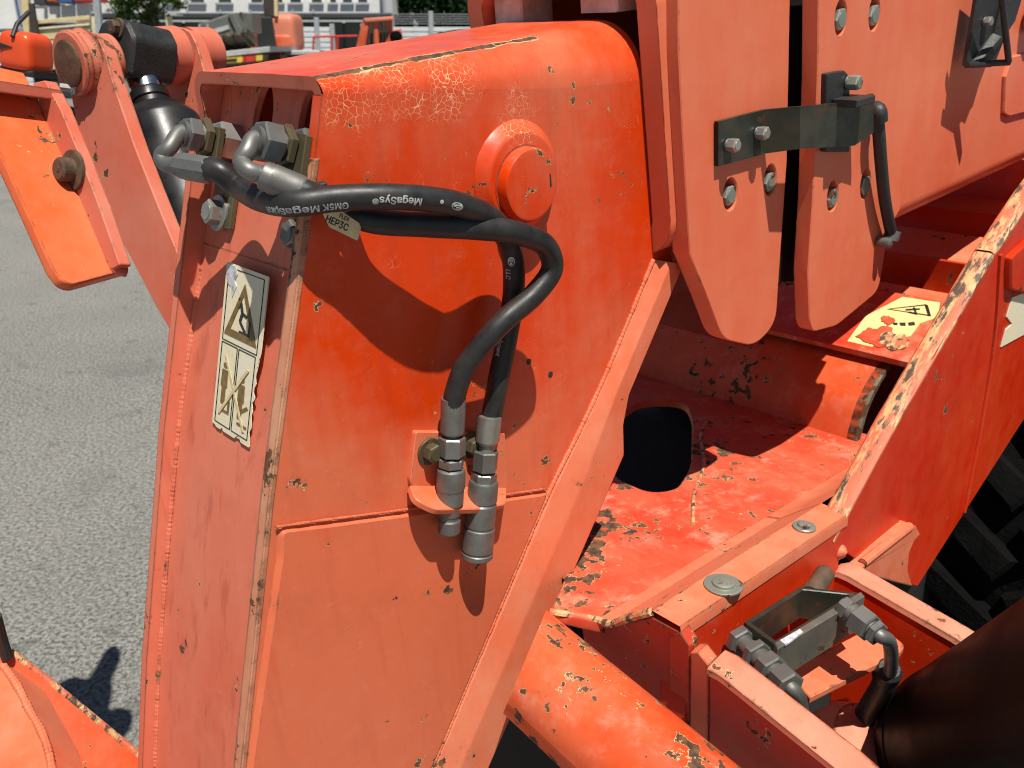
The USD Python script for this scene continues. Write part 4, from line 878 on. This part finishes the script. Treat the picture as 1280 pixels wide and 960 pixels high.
# orange lamp housing on the trough
bc = at(33, 65, 1.26); FLm = Frame(bc, RT, UP, -FW)
def rbox(fr, hx, hy, hz, e=.45, n=20, taper=0.0):
    th, ph = np.linspace(-PI / 2, PI / 2, n), np.linspace(-PI, PI, 2 * n, endpoint=False)
    sg = lambda x, p: np.sign(x) * np.abs(x) ** p
    rows = [[fr.w((hx * sg(math.cos(t), e) * sg(math.cos(p), e) * (1 - taper * sg(math.sin(t), 1)), hy * sg(math.sin(t), e), hz * sg(math.cos(t), e) * sg(math.sin(p), e))) for p in ph] for t in th]
    return grid(rows, closed=True)
mPlast = usdkit.material(stage, '/World/Looks/orange_plastic', {'g': ('geometry', {}), 'n': ('noise_texture', {'scale': 40.0, 'detail': 3.0}), 'r': ('rgb_ramp', {'ramp': [(0, (.62, .06, .012)), (1, (.72, .09, .02))]}), 'p': ('principled_bsdf', {'roughness': .3})}, [('g.position', 'n.vector'), ('n.fac', 'r.fac'), ('r.color', 'p.base_color')], surface='p.BSDF')
lx = unit([.93, -.3, -.12]); lz_ = unit(np.cross(lx, [.1, .05, 1])); FLm = Frame(bc, lx, np.cross(lz_, lx), lz_)
lh = part(M, 'lamp_housing', rbox(FLm, .0275, .026, .026, .42, 22, .10), mPlast, 'glossy orange lamp housing on top of the trough')
part(lh, 'base', box(FLm, -.029, .030, -.031, -.022, -.022, .022, .003), mBlackP)
part(lh, 'recess_shade', prism(Frame(FLm.w((-.006, .006, .0262)), FLm.M[0], FLm.M[1], FLm.M[2]), [(-.014, .002), (.008, -.001), (-.012, -.006)], -.001, .0012), mInk)  # raised dark patch paints the shade of an indentation
part(lh, 'cable_clip', tube([FLm.w((-.004, .052, -.01)), FLm.w((.0, .035, .015)), FLm.w((.004, .018, .0275))], .003, 10), mBlackP)

# ---- lower left: a second bracket low down
FK = Frame(at(100, 900, .98), NN, ZZ, -B0)
KN = unit(NN * .93 - B0 * .1 + ZZ * .42); KX = unit(B0 - KN * (B0 @ KN)); FK = Frame(at(90, 900, .98), KX, np.cross(KN, KX), KN)
k1 = part(M, 'lower_bracket', prism(FK, FK.p2([(14, 816), (60, 852), (172, 944), (215, 985), (215, 1150), (-40, 1150), (-40, 840), (2, 816)]), -.016, 0, (), .002), mNose, 'red-orange lower bracket in the bottom left corner')
part(k1, 'rim', tube([FK.wp(u, v, -.004) for u, v in ((12, 815), (60, 851), (172, 943), (215, 984))], .0042, 10), mWorn)
KN2 = unit(np.array([-.25, -.55, .80])); KX2 = unit(np.cross([0, 0, 1], KN2)); FK2 = Frame(at(20, 900, .90), KX2, np.cross(KN2, KX2), KN2)
k2 = part(M, 'lower_cover', prism(FK2, rnd(FK2.p2([(-80, 830), (0, 826), (12, 840), (38, 888), (58, 925), (66, 960), (72, 1100), (-80, 1100)]), .006), -.05, 0, (), .004), mFlange, 'pale cover plate at the lower left edge')
bead(k2, [FK2.wp(u, v, -.001) for u, v in ((4, 832), (22, 858), (38, 890), (52, 915), (62, 945), (68, 990))], .004, mFlange, 'torn_edge', 12)
part(k2, 'black_edge', tube([at(-6, 770, .92), at(2, 800, .94), at(9, 822, .95)], .006, 10), mBlackP)

# unseen plate added left of the trough, cut to throw the asphalt shadow
def from_shadow(u, v, z):
    r = ray(u, v); q = CAM + r * (-CAM[2] / r[2]); return q + SUN * (z / SUN[2])
so = [(62, 862), (80, 850), (96, 845), (110, 850), (122, 830), (132, 812), (143, 806), (152, 813), (150, 826), (140, 846), (141, 864), (136, 888), (150, 884), (164, 887), (167, 900), (160, 915), (146, 926), (150, 990), (60, 990), (20, 930)]
zc2 = 1.42; sp_ = [from_shadow(u, v, zc2) for u, v in so]
part(tr, 'shadow_plate', prism(Frame((0, 0, zc2), (1, 0, 0), (0, 1, 0), (0, 0, 1)), rnd([(q[0], q[1]) for q in sp_], .02), -.015, 0, (), .001), mBrak)
# ================================================================ ground
g = Graph()
n1, n2, n3, n4 = g.noise(1.3, 5, .6), g.noise(75, 6, .78), g.noise(.35, 3), g.noise(9, 4)
vor = g.add('voronoi_texture', {'feature': 'f1', 'scale': 95.0}, vector=g.pos())
c = g.mixc(g.rng(n2, .41, .59), (.022, .0215, .02), (.32, .315, .285))
c = g.mixc(g.rng(vor + '.distance', .5, .15, 0, .5), c, (.30, .295, .27))
c = g.mixc(g.rng(n1, .35, .7, 0, .35), c, (.12, .118, .105)); c = g.mixc(g.rng(n3, .4, .7, 0, .3), c, (.26, .25, .225))
c = g.mixc(g.math('multiply', g.rng(n4, .62, .66), .4), c, (.07, .068, .06))
crk = g.add('voronoi_texture', {'feature': 'distance_to_edge', 'scale': .55}, vector=g.add('vector_math', {'math_type': 'add'}, vector1=g.pos(), vector2=g.add('vector_math', {'math_type': 'scale', 'scale': .6}, vector1=g.add('noise_texture', {'scale': 2.5, 'detail': 5.0}, vector=g.pos()) + '.color') + '.vector') + '.vector') + '.distance'
c = g.mixc(g.math('multiply', g.rng(crk, .012, .002), g.rng(n4, .45, .6, 0, .25)), c, (.05, .048, .042))
oil = g.math('multiply', g.rng(g.noise(.8, 5, .6), .60, .68), .4); c = g.mixc(oil, c, (.10, .098, .09))
bmp = g.add('bump', {'strength': .8, 'distance': .006}, height=g.math('add', n2, g.math('multiply', vor + '.distance', -.5))) + '.normal'
mAsph = g.make('asphalt', g.add('principled_bsdf', {'roughness': .85, 'specular_ior_level': .3}, base_color=c, normal=bmp) + '.BSDF')
single('ground', grid([[(-400, y, 0), (400, y, 0)] for y in (-60, 600)], flip=True), mAsph, 'worn grey asphalt of the yard', kind='structure')
# ================================================================ background
def bg(u, v, Y):
    r = ray(u, v); return CAM + r * (Y / r[1])
def bx(u, v, Y): p = bg(u, v, Y); return p[0], p[2]
FXZ = lambda Y: Frame((0, Y, 0), (1, 0, 0), (0, 0, 1), (0, -1, 0))      # z of the frame points to the camera
def slab(Y, x0, x1, z0, z1, th, ch=0.0): return box(FXZ(Y), x0, x1, z0, z1, -th, 0, ch)
def slabpx(Y, u0, v0, u1, v1, th, ch=0.0):
    a, b_ = bx(u0, v0, Y), bx(u1, v1, Y); return slab(Y, min(a[0], b_[0]), max(a[0], b_[0]), min(a[1], b_[1]), max(a[1], b_[1]), th, ch)
def polypx(Y, pts, th, ch=0.0): return prism(FXZ(Y), [bx(u, v, Y) for u, v in pts], -th, 0, (), ch)
cWhite = plain('wall_white', (.68, .68, .65), .8, .08, 1.5, .3, .05)
cGreyW = plain('wall_grey', (.42, .43, .43), .8, .12, 1.5, .3, .05)
cGlass = plain('window_dark', (.03, .035, .04), .12, .3, 2, .6, 0)
cCanopy = plain('canopy_dark', (.05, .055, .06), .6, .2, 3, .3, .05)
cBoard = plain('fence_board', (.60, .62, .62), .7, .10, 4, .3, .05)
cPost = plain('galvanised', (.40, .42, .43), .5, .2, 20, .4, .05, .3)
cCream = plain('cream_paint', (.62, .50, .27), .55, .15, 8, .4, .05)
cCreamP = plain('cream_pale', (.66, .60, .42), .55, .15, 8, .4, .05)
cBrownP = plain('dark_brown', (.05, .04, .03), .6, .3, 12, .4, .05)
cOrange = plain('machine_orange', (.58, .07, .018), .42, .12, 6, .4, .03, col2=(.62, .16, .08))
cPink = plain('machine_pink', (.62, .19, .11), .5, .1, 6, .4, .03)
cGreyBox = plain('grey_cover', (.12, .125, .11), .5, .2, 10, .4, .05)
cDarkM = plain('dark_metal', (.03, .028, .025), .5, .6, 15, .4, .2, col2=(.10, .07, .04))
cDeck = plain('deck_grey', (.42, .43, .42), .6, .2, 10, .4, .05)
cYel = plain('reflective_yellow', (.70, .50, .06), .4, .15, 30, .4, 0)
cRed = plain('reflective_red', (.60, .04, .02), .4, .15, 30, .4, 0)
cBlue = plain('tarp_blue', (.05, .10, .25), .6, .3, 5, .4, .05)
cVan = plain('dark_car_paint', (.03, .035, .045), .15, .2, 4, .6, 0)
# ---- white office building
Yb = 30.0
x0, x1 = bx(-700, 0, Yb)[0], bx(487, 0, Yb)[0]; zc_ = bx(300, 17, Yb)[1]
B = thing('office_building', 'long white building with a dark canopy and a row of windows above it', 'building', ((x0 + x1) / 2, Yb, 0))
wins = [(-60, -42), (-30, -12), (60, 78), (96, 113), (205, 222), (237, 255), (272, 289), (313, 328), (343, 353), (362, 376), (389, 402), (412, 420), (428, 440), (447, 459)]
wz0 = bx(300, 3, Yb)[1]
up = [(x0, zc_), (x1, zc_), (x1, 6.6), (x0, 6.6)]
part(B, 'upper_wall', prism(FXZ(Yb), up, -8, 0, [[(bx(a, 0, Yb)[0], wz0), (bx(b_, 0, Yb)[0], wz0), (bx(b_, 0, Yb)[0], wz0 + 1.3), (bx(a, 0, Yb)[0], wz0 + 1.3)] for a, b_ in wins], back=False), cWhite)
for a, b_ in wins:
    xa, xb = bx(a, 0, Yb)[0], bx(b_, 0, Yb)[0]
    wdo = part(B, 'window', slab(Yb + .12, xa, xb, wz0, wz0 + 1.3, .05), cGlass)
    part(wdo, 'sill', box(FXZ(Yb), xa - .06, xb + .06, wz0 - .06, wz0 - .003, -.05, .08), cGreyW)
part(B, 'lower_wall', slab(Yb + .6, x0, x1, 0, zc_ - .25, .3), cGreyW)
part(B, 'canopy', box(FXZ(Yb), x0, x1 + .12, bx(300, 24, Yb)[1], zc_ - .004, -.7, .9, .03), cCanopy)
for u in range(-660, 480, 34):
    a = bx(u, 0, Yb)[0]
    if 20 < (u + 660) % 102 < 80 or u > 100: part(B, 'shop_window', slab(Yb + .28, a, a + .72, .5, bx(300, 27, Yb)[1], .05), cGlass)
for u in (206, 232, 274, 311, 364, 390):
    part(B, 'canopy_bracket', slabpx(Yb - .92, u, 12, u + 3, 17, .06), cPost)
part(B, 'corner_pipe', lathe((bx(486, 0, Yb)[0], Yb - .3, 0), (0, 0, 1), [(0, .17), (6.5, .17)], 16), cGreyW)
# building edge at the far left
Lw = thing('side_building', 'pale grey wall of a building at the far left edge', 'building', (*bx(-40, 40, 26)[:1], 26, 0))
part(Lw, 'wall', slab(26, bx(-500, 0, 26)[0], bx(17, 0, 26)[0], bx(0, 36, 26)[1], 6.0, .4), cWhite)
part(Lw, 'base', slab(26.05, bx(-500, 0, 26)[0], bx(17, 0, 26)[0], 0, bx(0, 36, 26)[1] - .004, .3), cGreyW)
# ---- board fences
def fence(Y, spans, v0, v1, nb, posts, label, grp=None):
    c = bg(spans[0][0], v1, Y); fc = thing('board_fence', label, 'fence', (c[0], Y, 0), grp)
    z1, z0 = bx(500, v0, Y)[1], bx(500, v1, Y)[1]
    for a, b_ in spans:
        for k in range(nb):
            zz0 = z0 + (z1 - z0) * k / nb
            part(fc, 'board', slab(Y, bx(a, 0, Y)[0], bx(b_, 0, Y)[0], zz0 + .006, zz0 + (z1 - z0) / nb - .014, .03, .004), cBoard)
    for u, vt in posts:
        x = bx(u, 0, Y)[0]; part(fc, 'post', slab(Y - .05, x - .05, x + .05, 0, bx(u, vt, Y)[1], .08, .005), cPost)
    return fc
f1 = fence(22.0, [(372, 413), (452, 500), (500, 620)], 33, 92, 9, [(394, 22), (413, 30), (452, 30), (538, 14), (600, 14)], 'pale grey fence of horizontal boards behind the boom nose')
for k in range(5):
    z = bx(500, 30 - k * 3.0, 22)[1]
    part(f1, 'wire', slab(22, bx(487, 0, 22)[0], bx(620, 0, 22)[0], z, z + .012, .012), cPost)
f2_ = fence(17.0, [(-90, 24)], 40, 110, 9, [(-40, 38)], 'pale grey fence of horizontal boards left of the orange lamp housing')
# ---- shrubs and trees
def foliage(c, r, n, size, seed, mat_name, cols, flat=1.0):
    q = np.random.default_rng(seed); cl = q.normal(size=(max(8, n // 60), 3)); cl /= np.linalg.norm(cl, axis=1, keepdims=True); cl *= (q.random((len(cl), 1)) ** .45)
    pts = cl[q.integers(0, len(cl), n)] + q.normal(size=(n, 3)) * .16
    P_ = np.asarray(c) + pts * np.asarray(r); d1 = q.normal(size=(n, 3)); d1 /= np.linalg.norm(d1, axis=1, keepdims=True); d2 = np.cross(d1, q.normal(size=(n, 3))); d2 /= np.linalg.norm(d2, axis=1, keepdims=True)
    s_ = size * (.6 + .8 * q.random((n, 1)))
    V = np.stack([P_ - d1 * s_, P_ + d2 * s_ * .45, P_ + d1 * s_, P_ - d2 * s_ * .45], 1).reshape(-1, 3); i = np.arange(n) * 4
    return V, np.vstack([np.column_stack([i, i + 1, i + 2]), np.column_stack([i, i + 2, i + 3])])
def leafmat(name, a, b_):
    g = Graph(); c = g.mixc(g.rng(g.add('geometry') + '.random_per_island', 0, 1), a, b_)
    d = g.add('diffuse_bsdf', {}, color=c); t = g.add('translucent_bsdf', {}, color=c)
    return g.make(name, g.add('mix_closure', {'fac': .3}, closure1=d + '.BSDF', closure2=t + '.BSDF') + '.closure')
mLeaf, mLeafD = leafmat('leaves', (.05, .085, .02), (.13, .18, .05)), leafmat('leaves_dark', (.015, .035, .012), (.05, .09, .025))
mBark = plain('bark', (.05, .04, .03), .9, .5, 20, .2, .6)
Yt = 23.0
tb_ = bg(196, 60, Yt)
T = thing('tree', 'small leafy tree with a dark trunk in front of the white building', 'tree', (tb_[0], Yt, 0))
tr_ = [np.array([tb_[0], Yt, 0]), np.array([tb_[0] + .02, Yt, 1.5]), np.array([bg(193, 20, Yt)[0], Yt, 2.3]), np.array([bg(190, 0, Yt)[0], Yt, 3.2]), np.array([bg(188, 0, Yt)[0], Yt, 4.3])]
limbs = [tube(spline(tr_), np.linspace(.10, .05, 57), 10)]
for du, z, L in ((-40, 2.4, 1.1), (30, 2.5, .9), (-55, 2.3, 1.2), (20, 2.9, 1.0), (-10, 3.0, 1.1)):
    a = np.array([tb_[0] - .03, Yt, z - .35]); limbs.append(tube(spline([a, a + [du * .008, .1, .25], a + [du * .019, .1, L * .5]]), np.linspace(.035, .008, 29), 6))
part(T, 'trunk', cat(*limbs), mBark)
part(T, 'crown', cat(foliage((bg(175, 8, Yt)[0], Yt, bg(175, 2, Yt)[2]), (.62, .55, .50), 1500, .055, 5, '', None), foliage((bg(213, -4, Yt)[0], Yt, bg(175, -6, Yt)[2]), (.5, .5, .33), 500, .055, 6, '', None), foliage((bg(185, -25, Yt)[0], Yt, bg(175, -25, Yt)[2]), (.9, .8, .6), 1500, .055, 8, '', None)), mLeaf, smooth=False)
bt_ = bg(150, 60, 21)
T2 = thing('bare_shrub', 'bare thin branches left of the leafy tree', 'tree', (bt_[0], 21, 0))
q = np.random.default_rng(11); br_ = []
for k in range(9):
    a = np.array([bt_[0], 21, .4]); e = a + [(-.75 + .16 * k) * .62, q.normal() * .1, 1.6 + .6 * q.random()]; br_.append(tube(spline([a, (a + e) / 2 + q.normal(size=3) * .06, e]), np.linspace(.018, .004, 29), 5))
part(T2, 'branches', cat(*br_), mBark)
for k, (u, w_) in enumerate(((505, 1.3), (545, 1.5), (590, 1.6), (640, 1.8))):
    c = bg(u, 6, 33); t_ = thing('tree', ['dark green tree right beside the white building', 'dark green tree above the middle of the fence', 'dark green tree behind the top of the boom opening', 'dark green tree mostly hidden by the boom'][k], 'tree', (c[0], 33, 0))
    part(t_, 'trunk', tube([(c[0], 33, 0), (c[0], 33, 1.4), (c[0] + .1, 33, 3)], [.16, .13, .08], 10), mBark)
    part(t_, 'crown', foliage((c[0], 33, 3.2), (w_, 1.2, 1.9), 3600, .10, 20 + k, '', None), mLeafD, smooth=False)
# ---- cream stake-sided lorry at the left
Yl = 11.5
lc = bg(72, 60, Yl); Lr = thing('flatbed_lorry', 'cream stake-sided lorry loaded with white panels at the upper left', 'lorry', (lc[0], Yl, 0))
for k, (v0, v1, vs) in enumerate(((21, 26, -5), (31, 33.5, -2), (34, 46, 1), (48, 55, 0), (57, 68, 0), (70, 84, 0))):
    part(Lr, 'side_board', polypx(Yl - .02 * (k % 2), [(44, v0 + 4), (112, v0 - (2 if vs < 0 else 0)), (112, v1 - (2 if vs < 0 else 0)), (44, v1 + 4)], .04, .003), cCreamP if k == 1 else cCream)
part(Lr, 'tail_post', polypx(Yl - .08, [(26, -10), (35, -10), (37, 60), (29, 60)], .06, .004), cCream)
part(Lr, 'dark_post', polypx(Yl - .10, [(35, 4), (41, 4), (47, 45), (39, 45)], .05, .004), cBrownP)
part(Lr, 'corner_post', polypx(Yl - .06, [(114, -20), (122, -20), (131, 90), (124, 90)], .06, .004), cPost)
part(Lr, 'end_panel', polypx(Yl + .05, [(96, 22), (124, 20), (130, 90), (96, 90)], .03), cCreamP)
part(Lr, 'bed', slabpx(Yl + .1, 20, 84, 128, 96, 2.2), cDarkM)
for u in (40, 105): part(Lr, 'wheel', lathe((bg(u, 0, Yl)[0], Yl, .45), (0, 1, 0), [(0, .3), (.01, .44), (.05, .46), (.25, .46), (.3, .44)], 28), mTyre)
part(Lr, 'blue_strap', tube([bg(19, -5, Yl - .15), bg(22, 11, Yl - .15), bg(27, 34, Yl - .15)], .012, 6), cBlue)
for k, (a, b_, v0, v1, dt) in enumerate(((39, 55, 8, 27, 2), (56, 70, 9, 24, 1), (71, 112, 8, 22, 5))):
    w_ = single('white_panel', polypx(Yl + .3 + .05 * k, [(a, v0), (b_, v0 - dt), (b_, v1 - dt + 4), (a, v1 + 4)], .05, .003), cWhite, ['white panel leaning at the left end of the lorry load', 'narrow white panel in the middle of the lorry load', 'wide white panel at the right end of the lorry load'][k], 'panel', 'white panels on the lorry')
for k, (u0, u1, v0, v1, m_, lb) in enumerate(((40, 56, -8, 6, cCanopy, 'dark green crate on top of the lorry load at its left'), (57, 70, -8, 2, cOrange, 'orange crate on top of the lorry load'), (71, 90, -8, 4, cBlue, 'dark blue crate on the lorry load'), (91, 118, -9, 2, cRed, 'red crate on top of the lorry load at its right'))):
    single('load_crate', slabpx(Yl + .28 + .01 * k, u0, v0, u1, v1, .4, .01), m_, lb, 'crate', 'crates on the lorry')
# ---- sign board and cream pillar
sgn = bg(170, 60, 19.5); Sg = thing('notice_board', 'low grey notice board under the leafy tree', 'sign', (sgn[0], 19.5, 0))
part(Sg, 'panel', slabpx(19.5, 146, 34, 195, 46, .06, .004), cDeck); part(Sg, 'board', slabpx(19.44, 148, 37, 170, 45, .02), cCanopy); part(Sg, 'board', slabpx(19.44, 176, 37, 188, 46, .02), cPink)
for u in (150, 190): part(Sg, 'post', slab(19.52, bx(u, 0, 19.5)[0] - .03, bx(u, 0, 19.5)[0] + .03, 0, bx(u, 46, 19.5)[1], .05), cPost)
pl = bg(213, 60, 25); Pl = thing('gate_pillar', 'cream square pillar right of the leafy tree', 'pillar', (pl[0], 25, 0))
part(Pl, 'shaft', slabpx(25, 206, 19, 220, 120, .4, .01), cCreamP); part(Pl, 'cap', slabpx(24.98, 205, 17.5, 221, 19.5, .45, .01), cGreyW)
# ---- trailer with a grey engine cover and reflective band
Yr = 10.5
tc = bg(290, 70, Yr); Tr = thing('flatbed_trailer', 'low flatbed trailer with a red and yellow reflective band', 'trailer', (tc[0], Yr, 0))
part(Tr, 'deck', polypx(Yr, [(246, 68), (337, 58), (337, 65), (246, 75)], 1.6, .005), cDeck)
for k, (a, b_, m_) in enumerate(((249, 268, cYel), (268.6, 271, cRed), (272, 303, cYel), (303.5, 306, cRed), (307, 319, cRed), (320, 328, cYel))):
    va = lambda u: 74.5 - (u - 246) * .085
    part(Tr, 'reflective_band', polypx(Yr - .03, [(a, va(a) + 1), (b_, va(b_) + 1), (b_, va(b_) + 8), (a, va(a) + 8)], .02), m_)
part(Tr, 'band_lettering', polypx(Yr - .035, [(276, 74.4), (296, 72.8), (296, 76.5), (276, 78)], .02), mInk)
part(Tr, 'chassis', polypx(Yr + .02, [(246, 84), (337, 76), (345, 100), (246, 110)], 1.4), cDarkM)
for u in (262, 318): part(Tr, 'wheel', lathe((bg(u, 0, Yr)[0], Yr, .36), (0, 1, 0), [(0, .22), (.01, .34), (.05, .36), (.2, .36)], 24), mTyre)
for u in (248, 258): part(Tr, 'stake', polypx(Yr - .04, [(u, 30), (u + 2.5, 30), (u + 5, 72), (u + 2.5, 72)], .03), cPost)
Ec = thing('engine_cover', 'dark grey tilted engine cover with a pale plate, lying on the trailer', 'cover', (bg(275, 40, Yr + .2)[0], Yr + .2, 1.3))
part(Ec, 'front_face', polypx(Yr + .20, [(250, 29), (284, 17.5), (296, 43), (264, 57)], .7, .02), cGreyBox)
part(Ec, 'end_rib', polypx(Yr + .17, [(284, 17.5), (291, 16), (304, 41), (296, 43.5)], .7, .01), cGreyBox)
part(Ec, 'end_rib', polypx(Yr + .17, [(249, 29.5), (256, 27), (270, 54), (263, 57.5)], .7, .01), cGreyBox)
part(Ec, 'name_plate', polypx(Yr + .19, [(265, 37), (285, 31), (287, 36), (268, 42)], .01), cDeck)
part(Ec, 'machinery', cat(*[rbox(Frame(bg(u, v, Yr + .35), RT, UP, -FW), a * .01, b_ * .01, .2, .7, 10) for u, v, a, b_ in ((275, 56, 9, 4), (290, 52, 8, 5), (303, 50, 7, 6), (268, 60, 6, 3), (312, 47, 5, 5))]), cDarkM)
Cb = thing('control_box', 'narrow dark grey box standing beside the tilted engine cover', 'box', (bg(308, 40, Yr + .4)[0], Yr + .4, 1.3))
part(Cb, 'case', polypx(Yr + .40, [(299, 15), (314, 16), (316, 41), (302, 42)], .4, .01), cGreyBox); part(Cb, 'edge', polypx(Yr + .385, [(299, 15), (302, 15), (305, 42), (302, 42)], .1), cDarkM)
# ---- orange machine with a black mast
Yo = 12.0
Om = thing('orange_machine', 'rounded orange machine behind a black strap and dark mast', 'machine', (bg(345, 60, Yo)[0], Yo, 0))
part(Om, 'body', rbox(Frame(bg(358, 41, Yo), (1, 0, 0), (0, 0, 1), (0, -1, 0)), .17, .215, .3, .35, 18, .05), cPink)
part(Om, 'body_lower', rbox(Frame(bg(357, 52, Yo - .012), (1, 0, 0), (0, 0, 1), (0, -1, 0)), .172, .10, .302, .4, 16), cOrange)
part(Om, 'body_middle', slabpx(Yo - .02, 338, 23, 353, 49, .4, .03), cPink)
part(Om, 'body_left', rbox(Frame(bg(316, 50, Yo), (1, 0, 0), (0, 0, 1), (0, -1, 0)), .075, .12, .25, .5, 14), cOrange)
part(Om, 'strap', polypx(Yo - .35, [(318, 21), (339, 21), (346, 64), (323, 64)], .05, .01), mBlackP)
part(Om, 'mast', polypx(Yo - .30, [(327, -20), (344, -20), (344, 21), (330, 21)], .14, .01), cBrownP)
part(Om, 'mast_rail', polypx(Yo - .33, [(342, -20), (346, -20), (347, 20), (343, 20)], .05), cCream)
part(Om, 'base', slabpx(Yo + .3, 310, 64, 378, 110, .9, .02), cDarkM)
part(Om, 'red_box', slabpx(Yo - .5, 335, 66, 352, 82, .3, .01), cPink)
part(Om, 'pale_step', slabpx(Yo - .45, 353, 63, 400, 69, .3, .01), cDeck)
# ---- red rail and orange fork carriage
Rl = thing('guard_rail', 'thin red tubular rail frame in front of the pale fence', 'rail', (bg(403, 60, 13)[0], 13, 0))
for a, b_ in (((392, 46), (447, 45)), ((392, 46), (390, 110)), ((415, 46), (416, 110)), ((391, 66), (416, 65)), ((422, 46), (421, 110))):
    part(Rl, 'rail_tube', tube([bg(*a, 13), bg(*b_, 13)], .014, 8), cRed)
Fk = thing('fork_carriage', 'bright orange fork carriage parked behind the boom nose', 'machine', (bg(472, 55, 12.4)[0], 12.4, 0))
part(Fk, 'frame', polypx(12.4, [(443, 66), (453, 25), (459, 23), (462, 25), (456, 62), (456, 120), (443, 120)], .10, .01), cOrange)
part(Fk, 'frame', polypx(12.42, [(467, 24), (472, 23), (474, 60), (474, 120), (468, 120)], .10, .01), cOrange)
part(Fk, 'frame', polypx(12.45, [(485, 24), (490, 22), (491, 62), (491, 120), (486, 120)], .08, .01), cOrange)
part(Fk, 'crossbar', polypx(12.38, [(454, 23), (491, 20.5), (492, 25), (456, 28)], .1, .01), cPink)
part(Fk, 'mast_chains', cat(*[polypx(12.55, [(u, 26), (u + 2.2, 26), (u + 2.2, 110), (u, 110)], .05) for u in (463, 475, 479, 483)]), cDarkM)
part(Fk, 'back_plate', polypx(12.7, [(457, 28), (490, 26), (490, 110), (457, 110)], .03), cBrownP)
part(Fk, 'carriage_arm', polypx(12.2, [(477, 60), (491, 38), (500, 36), (503, 50), (496, 58), (494, 120), (477, 120)], .12, .01), cOrange)
part(Fk, 'wheel', lathe(bg(495, 46, 12.15), (0.5, -.86, 0), [(-.05, .05), (-.04, .07), (.03, .07), (.04, .05), (.05, .02)], 20), mTyre)
# ---- dark car
Vn = thing('parked_car', 'dark car with a smooth curved roof behind the boom nose', 'car', (bg(560, 60, 9)[0], 9.2, 0))
roof = [bx(u, v, 9) for u, v in ((480, 66), (506, 55), (530, 46), (556, 39), (585, 36), (640, 38), (700, 48))]; rf_ = spline([[a, b_, 0] for a, b_ in roof], 5)[:, :2]
part(Vn, 'roof', prism(FXZ(9.0), [tuple(x) for x in rf_] + [(rf_[-1][0], rf_[-1][1] - .10), (rf_[0][0], rf_[0][1] - .10)], -1.2, .0, (), .02), cVan)
part(Vn, 'glass', prism(FXZ(9.05), [(rf_[0][0] + .1, .95)] + [(x[0] * .995, x[1] - .11) for x in rf_[6:-3]] + [(rf_[-1][0] - .1, .95)], -1.1, 0), cGlass)
part(Vn, 'body', prism(FXZ(8.95), rnd([(rf_[0][0] - .4, .25), (rf_[-1][0] + .6, .25), (rf_[-1][0] + .6, .9), (rf_[0][0] - .4, .9)], .12), -1.4, 0, (), .04), cVan)
for x in (rf_[0][0], rf_[-1][0] + .1): part(Vn, 'wheel', lathe((x, 8.93, .31), (0, 1, 0), [(0, .18), (.0, .3), (.03, .31), (.2, .31)], 24), mTyre)
